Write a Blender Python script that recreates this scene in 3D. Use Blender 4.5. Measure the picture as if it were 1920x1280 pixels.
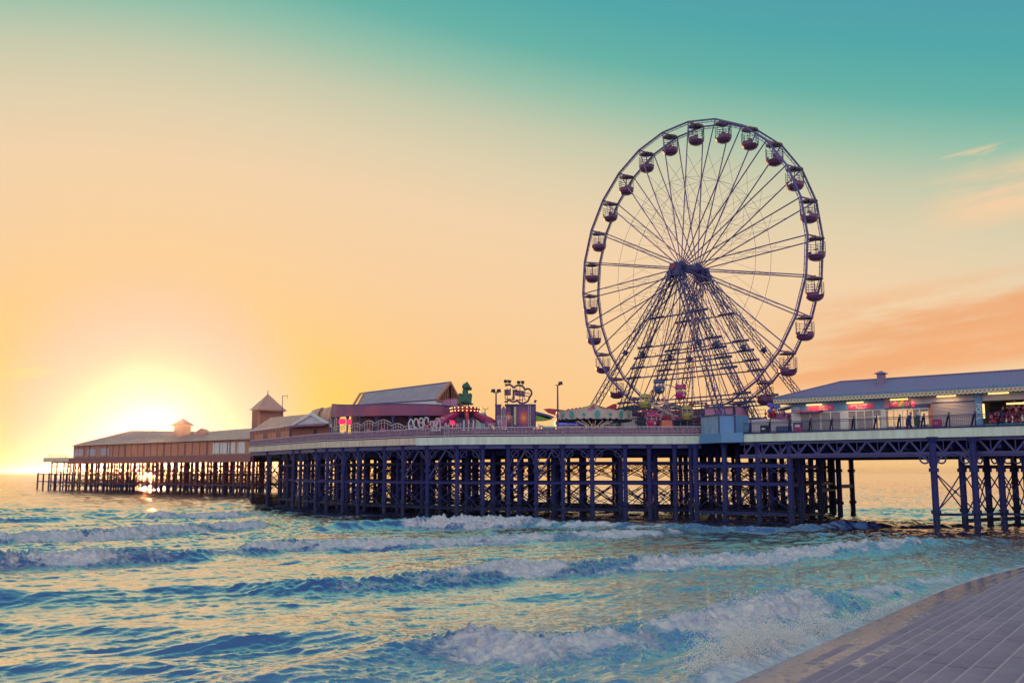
import bpy, math, random
import numpy as np
from mathutils import Vector, Matrix
random.seed(7); np.random.seed(7)
PI = math.pi
C = bpy.context.scene.collection
SC = bpy.context.scene
for o in list(bpy.data.objects): bpy.data.objects.remove(o)

# ------------------------------------------------------------------ camera
F = 1804.0; HOR = 885.5; CAMZ = 5.2
PITCH = math.atan((HOR - 640) / F)
cam = bpy.data.cameras.new("camera"); cam.lens = 36 * F / 1920; cam.sensor_width = 36
cam.clip_start = 0.5; cam.clip_end = 60000
camo = bpy.data.objects.new("camera", cam); C.objects.link(camo)
camo.location = (0, 0, CAMZ); camo.rotation_euler = (PI / 2 + PITCH, 0, 0)
SC.camera = camo

# ------------------------------------------------------------------ light
SUN_AZ = math.radians(-20.5); SUN_EL = math.radians(2.3)   # azimuth from +Y towards +X
SC.view_settings.view_transform = 'Standard'; SC.view_settings.look = 'None'
SC.view_settings.exposure = 0.0; SC.view_settings.gamma = 1.0; SC.view_settings.use_curve_mapping = False
sun = bpy.data.lights.new("sun", 'SUN'); sun.energy = 3.0; sun.angle = math.radians(0.5); sun.color = (1.0, 0.44, 0.17)
suno = bpy.data.objects.new("sun", sun); C.objects.link(suno)
sd = Vector((math.sin(SUN_AZ) * math.cos(SUN_EL), math.cos(SUN_AZ) * math.cos(SUN_EL), math.sin(SUN_EL)))
suno.rotation_euler = (-sd).to_track_quat('-Z', 'Y').to_euler(); suno.location = (-60, 120, 60)

def lin(c):
    return tuple(((v / 255) / 12.92 if v / 255 <= .04045 else ((v / 255 + .055) / 1.055) ** 2.4) for v in c)

class NT:
    """tiny node-tree builder"""
    def __init__(s, tree): s.t = tree; s.n = tree.nodes; s.l = tree.links
    def new(s, typ, **kw):
        nd = s.n.new(typ)
        for k, v in kw.items(): setattr(nd, k, v)
        return nd
    def put(s, sock, v):
        if isinstance(v, bpy.types.NodeSocket): s.l.new(v, sock)
        else: sock.default_value = v
    def math(s, op, a, b=None, c=None, clamp=False):
        nd = s.new('ShaderNodeMath', operation=op); nd.use_clamp = clamp
        s.put(nd.inputs[0], a)
        if b is not None: s.put(nd.inputs[1], b)
        if c is not None: s.put(nd.inputs[2], c)
        return nd.outputs[0]
    def mix(s, f, a, b, mode='MIX'):
        nd = s.new('ShaderNodeMix', data_type='RGBA', blend_type=mode)
        s.put(nd.inputs[0], f)
        for i, v in ((6, a), (7, b)):
            if not isinstance(v, bpy.types.NodeSocket) and len(v) == 3: v = (*v, 1)
            s.put(nd.inputs[i], v)
        return nd.outputs[2]
    def ramp(s, f, stops, interp='LINEAR'):
        nd = s.new('ShaderNodeValToRGB'); cr = nd.color_ramp; cr.interpolation = interp
        while len(cr.elements) < len(stops): cr.elements.new(.5)
        for e, (p, c) in zip(cr.elements, stops): e.position = p; e.color = (*c, 1) if len(c) == 3 else c
        s.put(nd.inputs[0], f); return nd.outputs[0]
    def mr(s, v, a, b, c=0.0, d=1.0, smooth=False):
        nd = s.new('ShaderNodeMapRange', interpolation_type='SMOOTHSTEP' if smooth else 'LINEAR')
        s.put(nd.inputs[0], v)
        for i, k in enumerate((a, b, c, d)): s.put(nd.inputs[i + 1], k)
        return nd.outputs[0]

def build_world():
    w = bpy.data.worlds.new("World"); SC.world = w; w.use_nodes = True
    w.node_tree.nodes.clear(); N = NT(w.node_tree)
    co = N.new('ShaderNodeTexCoord').outputs['Generated']
    sep = N.new('ShaderNodeSeparateXYZ'); N.put(sep.inputs[0], co)
    x, y, z = sep.outputs
    el = N.math('ARCSINE', N.math('MINIMUM', N.math('MAXIMUM', z, -1.0), 1.0))
    az = N.math('ARCTAN2', x, y)
    daz = N.math('ABSOLUTE', N.math('SUBTRACT', az, SUN_AZ))
    daz = N.math('MINIMUM', daz, N.math('SUBTRACT', 2 * PI, daz))
    elp = N.math('MULTIPLY', N.math('MAXIMUM', el, 0.0), 1804.0)
    # height in the sky, tilted away from the sun
    dz = N.math('MINIMUM', daz, 1.0)
    s = N.math('ADD', elp, N.math('MULTIPLY', N.math('SQRT', N.math('ADD', N.math('MULTIPLY', dz, dz), .19 * .19)), 0.22 * 1804.0))
    K = 2600.0
    hi = N.ramp(N.math('DIVIDE', s, K), [(p / K, lin(c)) for p, c in (
        (0, (255, 178, 104)), (170, (254, 190, 116)), (330, (251, 203, 142)), (480, (247, 207, 160)), (620, (242, 210, 170)),
        (720, (224, 208, 174)), (800, (200, 202, 173)), (880, (150, 192, 170)), (950, (104, 178, 166)),
        (1040, (82, 167, 168)), (1150, (80, 156, 172)), (1500, (92, 162, 190)), (2600, (102, 164, 204)))], 'EASE' if False else 'LINEAR')
    # glow round the sun
    dotn = N.new('ShaderNodeVectorMath', operation='DOT_PRODUCT')
    N.put(dotn.inputs[0], co); dotn.inputs[1].default_value = sd
    ang = N.math('ARCCOSINE', N.math('MINIMUM', dotn.outputs['Value'], 1.0))
    angp = N.math('MULTIPLY', ang, 1804.0)
    low = N.mr(elp, 0.0, 330.0, 1.0, 0.0, True)
    yel = N.math('MULTIPLY', N.mr(angp, 170.0, 560.0, 1.0, 0.0, True), N.math('ADD', N.math('MULTIPLY', low, 0.92), 0.08))
    c1 = N.mix(yel, hi, lin((255, 218, 66)))
    cream = N.mr(angp, 170.0, 330.0, 1.0, 0.0, True)
    c2 = N.mix(cream, c1, (.84, .60, .42))
    core = N.mr(angp, 10.0, 110.0, 1.0, 0.0, True)
    c3 = N.mix(core, c2, (.60, .46, .36))
    # clouds: low bands on the right, streaks higher up, a yellow wisp far left
    def band(azc, azw, elc, elw, sc, seed, thr, soft):
        m = N.new('ShaderNodeCombineXYZ')
        N.put(m.inputs[0], N.math('MULTIPLY', N.math('ADD', az, seed), sc)); N.put(m.inputs[1], N.math('MULTIPLY', N.math('SUBTRACT', el, N.math('MULTIPLY', az, .10)), sc * 6.0))
        ns = N.new('ShaderNodeTexNoise'); ns.inputs['Scale'].default_value = 1.0; ns.inputs['Detail'].default_value = 7.0; ns.inputs['Roughness'].default_value = .58
        N.put(ns.inputs['Vector'], m.outputs[0])
        wa = N.mr(N.math('ABSOLUTE', N.math('SUBTRACT', az, azc)), azw * .3, azw, 1.0, 0.0, True)
        we = N.mr(N.math('ABSOLUTE', N.math('SUBTRACT', N.math('SUBTRACT', el, N.math('MULTIPLY', az, .10)), elc - azc * .10)), elw * .25, elw, 1.0, 0.0, True)
        return N.math('MULTIPLY', N.math('MULTIPLY', wa, we), N.mr(ns.outputs[0], thr, thr + soft, 0.0, 1.0, True))
    k1 = band(.47, .26, .152, .042, 5.0, 3.0, .31, .26)
    k2 = band(.42, .28, .112, .026, 4.5, 5.0, .33, .26)
    k3 = band(.53, .15, .262, .040, 5.0, 1.3, .28, .26)
    k4 = band(.455, .05, .292, .010, 16.0, 8.3, .45, .2)
    k5 = band(-.50, .07, .092, .012, 12.0, 2.0, .40, .25)
    c4 = N.mix(N.math('MULTIPLY', k1, .9), c3, lin((240, 170, 118)))
    c4 = N.mix(N.math('MULTIPLY', k2, .9), c4, lin((244, 172, 118)))
    c4 = N.mix(N.math('MULTIPLY', N.math('MAXIMUM', k3, k4), .8), c4, lin((252, 208, 164)))
    c4 = N.mix(N.math('MULTIPLY', k5, .6), c4, lin((255, 232, 120)))
    # the sky opposite the sunset: pale lilac belt, teal above, both brightened as unseen fill light
    back = N.mr(y, 0.25, -0.55, 0.0, 1.0, True)
    bcol = N.ramp(N.mr(el, 0.0, 1.4, 0.0, 1.0), [(0, REAR_LOW), (.3, REAR_MID), (1, REAR_TOP)])
    c5 = N.mix(back, c4, bcol)
    # below the horizon: dim sea colour
    c6 = N.mix(N.mr(el, -.02, -.002, 1.0, 0.0), c5, (.10, .11, .16))
    bg = N.new('ShaderNodeBackground'); N.put(bg.inputs[0], c6); bg.inputs[1].default_value = 1.0
    sky = N.new('ShaderNodeTexSky'); sky.sky_type = 'NISHITA'; sky.sun_disc = False
    sky.sun_elevation = SUN_EL; sky.sun_rotation = SUN_AZ
    bg2 = N.new('ShaderNodeBackground'); N.put(bg2.inputs[0], sky.outputs[0]); bg2.inputs[1].default_value = 0.002
    ad = N.new('ShaderNodeAddShader'); N.put(ad.inputs[0], bg.outputs[0]); N.put(ad.inputs[1], bg2.outputs[0])
    out = N.new('ShaderNodeOutputWorld'); N.put(out.inputs[0], ad.outputs[0])
    w.cycles.sampling_method = 'MANUAL'; w.cycles.sample_map_resolution = 1024
REAR_LOW = (1.30, 1.02, 1.10); REAR_MID = (.95, .98, 1.05); REAR_TOP = (.16, .45, .56)
build_world()
SC.cycles.max_bounces = 6; SC.cycles.use_denoising = True
SC.cycles.sample_clamp_indirect = 4.0; SC.cycles.caustics_reflective = False; SC.cycles.caustics_refractive = False

# ------------------------------------------------------------------ measuring helpers
CT, ST = math.cos(PITCH), math.sin(PITCH)
def ray(px, py):
    a = (px - 960) / F; b = (640 - py) / F
    return (a, CT - ST * b, ST + CT * b)
def P(px, py, Y):            # point seen at (px, py) of the photograph, Y metres in front of the camera
    r = ray(px, py); k = Y / r[1]
    return Vector((r[0] * k, Y, CAMZ + r[2] * k))
def G(px, py, z=0.0):        # point seen at (px, py) lying at height z
    r = ray(px, py); k = (z - CAMZ) / r[2]
    return Vector((r[0] * k, r[1] * k, z))
def zat(py, Y, px=960): return P(px, py, Y).z
def on_line(px, p, d):       # parameter along p + s d where the vertical plane of column px (at the horizon) cuts it
    k = (px - 960) / (F * (CT - ST * (640 - 830) / F))
    return (k * p[1] - p[0]) / (d[0] - k * d[1])

# ------------------------------------------------------------------ mesh builder
class MB:
    def __init__(s): s.v = []; s.f = []
    def add(s, vs, fs):
        n = len(s.v); s.v += [tuple(p) for p in vs]; s.f += [tuple(i + n for i in f) for f in fs]; return s
    def box(s, c, size, rz=0.0):
        hx, hy, hz = size[0] / 2, size[1] / 2, size[2] / 2; cr, sr = math.cos(rz), math.sin(rz); vs = []
        for dz in (-hz, hz):
            for dx, dy in ((-hx, -hy), (hx, -hy), (hx, hy), (-hx, hy)):
                vs.append((c[0] + dx * cr - dy * sr, c[1] + dx * sr + dy * cr, c[2] + dz))
        return s.add(vs, [(3, 2, 1, 0), (4, 5, 6, 7), (0, 1, 5, 4), (1, 2, 6, 5), (2, 3, 7, 6), (3, 0, 4, 7)])
    def b(s, x0, x1, y0, y1, z0, z1):
        return s.box(((x0 + x1) / 2, (y0 + y1) / 2, (z0 + z1) / 2), (x1 - x0, y1 - y0, z1 - z0))
    def tube(s, p0, p1, r, n=6, r1=None, caps=True):
        p0 = Vector(p0); p1 = Vector(p1); d = p1 - p0
        if d.length < 1e-6: return s
        d.normalize(); up = Vector((0, 0, 1)) if abs(d.z) < .95 else Vector((1, 0, 0))
        a = d.cross(up).normalized(); b = a.cross(d); r1 = r if r1 is None else r1; vs = []
        off = PI / 4 if n == 4 else 0
        for p, rr in ((p0, r), (p1, r1)):
            for i in range(n):
                t = 2 * PI * i / n + off; vs.append(p + a * (math.cos(t) * rr) + b * (math.sin(t) * rr))
        fs = [(i, (i + 1) % n, n + (i + 1) % n, n + i) for i in range(n)]
        if caps: fs += [tuple(range(n - 1, -1, -1)), tuple(range(n, 2 * n))]
        return s.add(vs, fs)
    def bar(s, p0, p1, w): return s.tube(p0, p1, w * .7071, 4)
    def path(s, pts, r, n=6, closed=False):
        for i in range(len(pts) - (0 if closed else 1)): s.tube(pts[i], pts[(i + 1) % len(pts)], r, n)
        return s
    def lathe(s, prof, c=(0, 0, 0), n=20, a0=0.0, a1=2 * PI, skip=None):
        full = abs(a1 - a0 - 2 * PI) < 1e-6; m = n if full else n + 1; vs = []
        for r, z in prof:
            for i in range(m):
                t = a0 + (a1 - a0) * i / n; vs.append((c[0] + r * math.cos(t), c[1] + r * math.sin(t), c[2] + z))
        fs = []
        for j in range(len(prof) - 1):
            for i in range(n):
                if skip and skip(j, i): continue
                k = (i + 1) % m; fs.append((j * m + i, j * m + k, (j + 1) * m + k, (j + 1) * m + i))
        return s.add(vs, fs)
    def prism(s, pts, d):          # planar polygon (3d points) pushed along vector d
        n = len(pts); d = Vector(d); vs = [Vector(p) for p in pts] + [Vector(p) + d for p in pts]
        return s.add(vs, [tuple(range(n - 1, -1, -1)), tuple(range(n, 2 * n))] + [(i, (i + 1) % n, n + (i + 1) % n, n + i) for i in range(n)])
    def ball(s, c, r, n=8, sc=(1, 1, 1)):
        prof = [(max(1e-4, math.sin(PI * j / n)), -math.cos(PI * j / n)) for j in range(n + 1)]; vs = []; m = n * 2
        for rr, z in prof:
            for i in range(m): vs.append((c[0] + r * sc[0] * rr * math.cos(2 * PI * i / m), c[1] + r * sc[1] * rr * math.sin(2 * PI * i / m), c[2] + r * sc[2] * z))
        return s.add(vs, [(j * m + i, j * m + (i + 1) % m, (j + 1) * m + (i + 1) % m, (j + 1) * m + i) for j in range(n) for i in range(m)])
    def build(s, name, mat, parent=None, org=(0, 0, 0), smooth=False):
        me = bpy.data.meshes.new(name)
        me.from_pydata([(p[0] - org[0], p[1] - org[1], p[2] - org[2]) for p in s.v], [], s.f); me.update()
        if mat: me.materials.append(mat)
        if smooth:
            for p in me.polygons: p.use_smooth = True
        o = bpy.data.objects.new(name, me); C.objects.link(o)
        if parent: o.parent = parent
        return o

def thing(name, label, cat, loc=(0, 0, 0), rz=0.0, group=None):
    o = bpy.data.objects.new(name, None); C.objects.link(o); o.empty_display_size = .3
    o.location = loc; o.rotation_euler = (0, 0, rz); o['label'] = label; o['category'] = cat
    if group: o['group'] = group
    return o
def tag(o, label=None, cat=None, group=None, kind=None):
    for k, v in (('label', label), ('category', cat), ('group', group), ('kind', kind)):
        if v: o[k] = v
    return o
def text(name, body, size, mat, parent, loc, rot, align='CENTER', depth=.02, sx=1.0):
    cu = bpy.data.curves.new(name, 'FONT'); cu.body = body; cu.size = size; cu.extrude = depth; cu.align_x = align; cu.align_y = 'CENTER'
    tmp = bpy.data.objects.new(name + "_tmp", cu); C.objects.link(tmp)
    dg = bpy.context.evaluated_depsgraph_get(); me = bpy.data.meshes.new_from_object(tmp.evaluated_get(dg))
    bpy.data.objects.remove(tmp); me.name = name; me.materials.clear(); me.materials.append(mat)
    o = bpy.data.objects.new(name, me); C.objects.link(o); o.parent = parent; o.location = loc; o.rotation_euler = rot; o.scale = (sx, 1, 1)
    return o

# ------------------------------------------------------------------ materials
def mat(name, col, rough=.6, var=.25, scale=3.0, metal=0.0, bump=0.0, col2=None, stretch=(1, 1, 1), emit=None, es=0.0, spec=.5, tide=False):
    m = bpy.data.materials.new(name); m.use_nodes = True; N = NT(m.node_tree)
    bs = N.n['Principled BSDF']; bs.inputs['Roughness'].default_value = rough; bs.inputs['Metallic'].default_value = metal
    bs.inputs['Specular IOR Level'].default_value = spec
    tc = N.new('ShaderNodeTexCoord').outputs['Object']
    mp = N.new('ShaderNodeMapping'); mp.inputs['Scale'].default_value = stretch; N.put(mp.inputs[0], tc)
    ns = N.new('ShaderNodeTexNoise'); ns.inputs['Scale'].default_value = scale; ns.inputs['Detail'].default_value = 5.0; ns.inputs['Roughness'].default_value = .6
    N.put(ns.inputs['Vector'], mp.outputs[0])
    c2 = col2 or tuple(v * (1 - var) for v in col)
    f = N.mr(ns.outputs[0], .35, .68, 0.0, 1.0)
    cc = N.mix(f, col, c2)
    if tide:      # weed and barnacles up to the high-water line, rust runs above
        sz = N.new('ShaderNodeSeparateXYZ'); N.put(sz.inputs[0], tc)
        n2 = N.new('ShaderNodeTexNoise'); n2.inputs['Scale'].default_value = 1.1; n2.inputs['Detail'].default_value = 6.0; N.put(n2.inputs['Vector'], tc)
        n3 = N.new('ShaderNodeTexNoise'); n3.inputs['Scale'].default_value = 7.0; n3.inputs['Detail'].default_value = 4.0; N.put(n3.inputs['Vector'], tc)
        cc = N.mix(N.mr(n2.outputs[0], .58, .70, 0.0, .55), cc, (.075, .03, .07))
        wl = N.mr(N.math('ADD', sz.outputs[2], N.math('MULTIPLY', n2.outputs[0], 2.2)), 2.9, 3.3, 1.0, 0.0)
        weed = N.mix(N.mr(n3.outputs[0], .5, .62), (.014, .022, .085), (.05, .06, .14))
        cc = N.mix(wl, cc, weed)
    N.put(bs.inputs['Base Color'], cc)
    N.put(bs.inputs['Roughness'], N.mr(ns.outputs[0], .3, .7, max(.03, rough - .1), min(1, rough + .1)))
    if bump:
        bp = N.new('ShaderNodeBump'); bp.inputs['Strength'].default_value = bump; bp.inputs['Distance'].default_value = .05
        N.put(bp.inputs['Height'], ns.outputs[0]); N.put(bs.inputs['Normal'], bp.outputs[0])
    if emit:
        bs.inputs['Emission Color'].default_value = (*emit, 1); bs.inputs['Emission Strength'].default_value = es
    return m
M = {}
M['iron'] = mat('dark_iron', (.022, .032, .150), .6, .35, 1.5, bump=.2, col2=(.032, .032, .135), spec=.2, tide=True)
M['iron_far'] = mat('flare_tinted_iron', (.16, .045, .06), .6, .35, 1.5, col2=(.09, .03, .07), spec=.25, tide=True)  # warm flare over the far piles put into the base colour
M['iron2'] = mat('girder_iron', (.050, .064, .21), .5, .3, 1.2, col2=(.085, .065, .18), spec=.3)
M['steel'] = mat('wheel_steel', (.155, .10, .29), .42, .2, .8, metal=.25)
M['steel_d'] = mat('tower_steel', (.060, .056, .20), .45, .25, .8, metal=.2)
M['tub'] = mat('gondola_purple', (.17, .055, .15), .35, .25, 2.0)
M['bar_red'] = mat('crossbar_magenta', (.30, .05, .14), .4, .2, 2.0)
M['fascia'] = mat('painted_concrete', (.70, .82, .68), .7, .2, .5, stretch=(3.5, 3.5, .4), col2=(.58, .62, .52), bump=.1)
M['fascia_old'] = mat('weathered_concrete', (.80, .68, .50), .75, .3, .8, stretch=(4, 4, .6), col2=(.55, .42, .36), bump=.15)
M['blue'] = mat('blue_paint', (.10, .27, .52), .5, .25, .8, col2=(.14, .30, .50))
M['blue_worn'] = mat('weathered_blue_board', (.30, .42, .55), .7, .3, 1.4, stretch=(3, 3, .5), col2=(.15, .25, .36))
M['deck'] = mat('deck_planks', (.22, .18, .17), .8, .3, 2.0, bump=.2)
M['white'] = mat('white_paint', (.72, .70, .68), .5, .12, 1.0)
M['grey'] = mat('grey_render', (.50, .45, .50), .7, .15, .8)
M['pink'] = mat('pink_panel', (.55, .22, .34), .6, .3, 1.2, col2=(.42, .20, .36))
M['purple'] = mat('purple_cladding', (.36, .07, .15), .5, .35, .25, col2=(.17, .06, .17))
M['red'] = mat('red_paint', (.55, .04, .07), .4, .25, 1.5)
M['magenta'] = mat('magenta_paint', (.50, .03, .18), .4, .25, 1.5)
M['yellow'] = mat('mustard_paint', (.42, .33, .08), .45, .2, 2.0)
M['orange'] = mat('orange_panel', (.62, .16, .10), .5, .15, 1.5)
M['green'] = mat('frog_green', (.035, .13, .085), .5, .4, 2.5, bump=.2)
M['dkgreen'] = mat('dark_green', (.03, .09, .09), .6, .3, 1.5)
M['teal'] = mat('teal_paint', (.06, .36, .34), .45, .2, 3.0)
M['roof'] = mat('slate_roof', (.21, .17, .30), .55, .3, .5, col2=(.27, .16, .27))
M['roof_lt'] = mat('pale_sheet_roof', (.56, .29, .22), .45, .2, .6, col2=(.46, .23, .21))  # salmon cast of the sun flare painted into the sheet colour
M['glazed'] = mat('glazed_roof', (.52, .36, .38), .35, .2, .7, col2=(.42, .28, .34))
M['wood'] = mat('weathered_boards', (.38, .13, .10), .75, .45, 1.6, stretch=(6, 6, .6), col2=(.22, .09, .11))  # weathered grain, reddened to carry the flare's warm light
M['timber'] = mat('pale_boards', (.62, .26, .17), .7, .3, 1.2, stretch=(6, 6, .6))  # orange-red base colour stands in for flare light on the far walls
M['dark'] = mat('dark_interior', (.03, .03, .06), .7, .3, 1.0)
M['navy'] = mat('navy_panel', (.05, .08, .22), .5, .2, 1.0)
M['glass'] = mat('window_glass', (.16, .15, .22), .12, .25, .7, spec=.7)
M['lit'] = mat('lit_room', (.8, .55, .2), .6, .2, 1.0, emit=(1.0, .58, .18), es=1.05)
M['lamp'] = mat('fluorescent_tube', (.9, .8, .4), .5, .05, 1.0, emit=(1.0, .72, .24), es=1.15)
M['neon_red'] = mat('lit_red_sign', (.8, .02, .12), .5, .05, 1.0, emit=(1.0, .02, .12), es=.9)
M['neon_blue'] = mat('blue_strip_light', (.1, .1, .8), .5, .05, 1.0, emit=(.12, .12, .85), es=.8)
M['bulb'] = mat('bulb', (.9, .7, .3), .5, .05, 1.0, emit=(1.0, .75, .3), es=1.3)
M['shutter'] = mat('roller_shutter', (.48, .42, .46), .45, .1, 1.0)
M['skin'] = mat('skin', (.42, .23, .17), .6, .1, 6.0)
M['coat_blue'] = mat('navy_coat', (.035, .04, .20), .8, .25, 6.0)
M['coat_green'] = mat('dark_green_coat', (.03, .10, .11), .8, .25, 6.0)
M['trouser'] = mat('dark_trousers', (.03, .03, .09), .8, .2, 6.0)
M['hair_white'] = mat('white_hair', (.68, .62, .60), .7, .15, 20.0)
M['hair_grey'] = mat('grey_hair', (.20, .15, .17), .7, .2, 20.0)
M['cast'] = mat('cast_iron_ornament', (.42, .26, .34), .6, .4, 2.5, col2=(.24, .15, .26))
M['rail'] = mat('pale_hand_rail', (.62, .55, .58), .45, .1, 2.0)

# ------------------------------------------------------------------ numpy value noise
def _hash(ix, iy, seed):
    h = (ix.astype(np.int64) * 374761393 + iy.astype(np.int64) * 668265263 + seed * 974634777) & 0xffffffff
    h = ((h ^ (h >> 13)) * 1274126177) & 0xffffffff
    return ((h ^ (h >> 16)) & 0xffffff) / float(0xffffff)
def vnoise(x, y, seed):
    ix = np.floor(x); iy = np.floor(y); fx = x - ix; fy = y - iy
    fx = fx * fx * fx * (fx * (fx * 6 - 15) + 10); fy = fy * fy * fy * (fy * (fy * 6 - 15) + 10)
    a = _hash(ix, iy, seed); b = _hash(ix + 1, iy, seed); c = _hash(ix, iy + 1, seed); d = _hash(ix + 1, iy + 1, seed)
    return (a + (b - a) * fx) * (1 - fy) + (c + (d - c) * fx) * fy
def fbm(x, y, seed, octv=4, gain=.5):
    v = 0.0; amp = 1.0; tot = 0.0
    for o in range(octv):
        cs, sn = math.cos(.6 * o), math.sin(.6 * o)
        v = v + amp * vnoise((x * cs - y * sn) * 2 ** o, (x * sn + y * cs) * 2 ** o, seed + o * 17); tot += amp; amp *= gain
    return v / tot
def sstep(a, b, x):
    t = np.clip((x - a) / (b - a), 0, 1); return t * t * (3 - 2 * t)

# ------------------------------------------------------------------ shoreline (the edge of the stepped sea wall)
SD = (0.582, 0.813); SPp = (0.813, -0.582)          # along the shore / up the shore
def edge_c(t): return -9.75 + .0042 * np.maximum(0, t - 42) ** 2

# ------------------------------------------------------------------ sea
BREAK = [
 [(-120,950,.4,.2),(150,948,.5,.4),(300,953,.4,.3),(430,948,.6,.6),(520,945,.2,.1)],
 [(-120,978,.9,.7),(0,978,.9,.8),(110,975,.6,.3),(230,968,.4,.2),(300,972,.8,.8),(430,970,.9,1),(500,966,.4,.4),(570,962,.1,0)],
 [(-120,1022,1,1),(0,1020,1.,1),(200,1010,1.1,1),(350,1000,1.2,1),(480,991,1.1,1),(520,986,.4,.3),(600,980,.1,0)],
 [(-120,1068,1.1,1),(0,1064,1.2,1),(180,1058,1.3,1),(300,1050,1,.9),(420,1042,.7,.6),(540,1034,1,.9),(700,1029,.9,.9),(850,1025,.8,.9),(1000,1017,.9,.9),(1150,1008,1,1),(1230,1002,.7,.8),(1320,995,.3,.3),(1450,985,.1,0)],
 [(560,1000,.1,0),(640,995,.9,.1),(740,990,1.2,.15),(775,990,1.4,.9),(850,991,1.5,1),(1000,988,1.1,1),(1060,990,.8,.8),(1200,993,.5,.6),(1350,996,.7,.5),(1500,996,.9,.3),(1625,994,1.3,.2),(1680,992,.5,.1),(1800,988,.4,.1),(2050,985,.3,.1)],
 [(-120,1132,.6,0),(0,1130,.7,.1),(130,1130,.4,0),(260,1118,.4,0),(360,1114,.6,.1),(540,1110,.8,.35),(700,1104,.8,.6),(850,1094,.85,.85),(1000,1080,.9,.9),(1200,1072,.9,.9),(1350,1062,.8,.8),(1450,1054,.9,.9),(1620,1038,1.0,.9),(1700,1031,1.,.7),(1800,1022,.5,.4),(2050,1008,.4,.3)],
 [(430,1292,.15,0),(540,1278,.4,.05),(650,1256,.65,.1),(760,1238,.8,.2),(880,1226,.9,.85),(1000,1232,.9,.9),(1100,1218,.8,.8),(1200,1208,.9,.7),(1330,1190,1.0,.9),(1400,1176,1,.9),(1500,1158,.9,.85),(1600,1134,.7,.7),(1750,1094,.45,.6),(1860,1066,.3,.6)],
 [(1240,1302,0,0),(1340,1268,.6,1.0),(1400,1246,.75,1.1),(1450,1226,.8,1.15),(1500,1206,.6,1.0),(1560,1180,.35,.8),(1620,1152,.15,.4)],
 [(250,1230,.05,0),(330,1222,.4,0),(480,1215,.5,.1),(620,1207,.45,0),(720,1208,.05,0)],
 [(-120,1195,.3,0),(60,1188,.4,0),(150,1192,.3,0),(250,1196,.35,0),(360,1190,.05,0)],
 [(-120,1262,.2,0),(100,1250,.35,0),(250,1256,.3,0),(420,1262,.1,0)],
]
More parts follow.
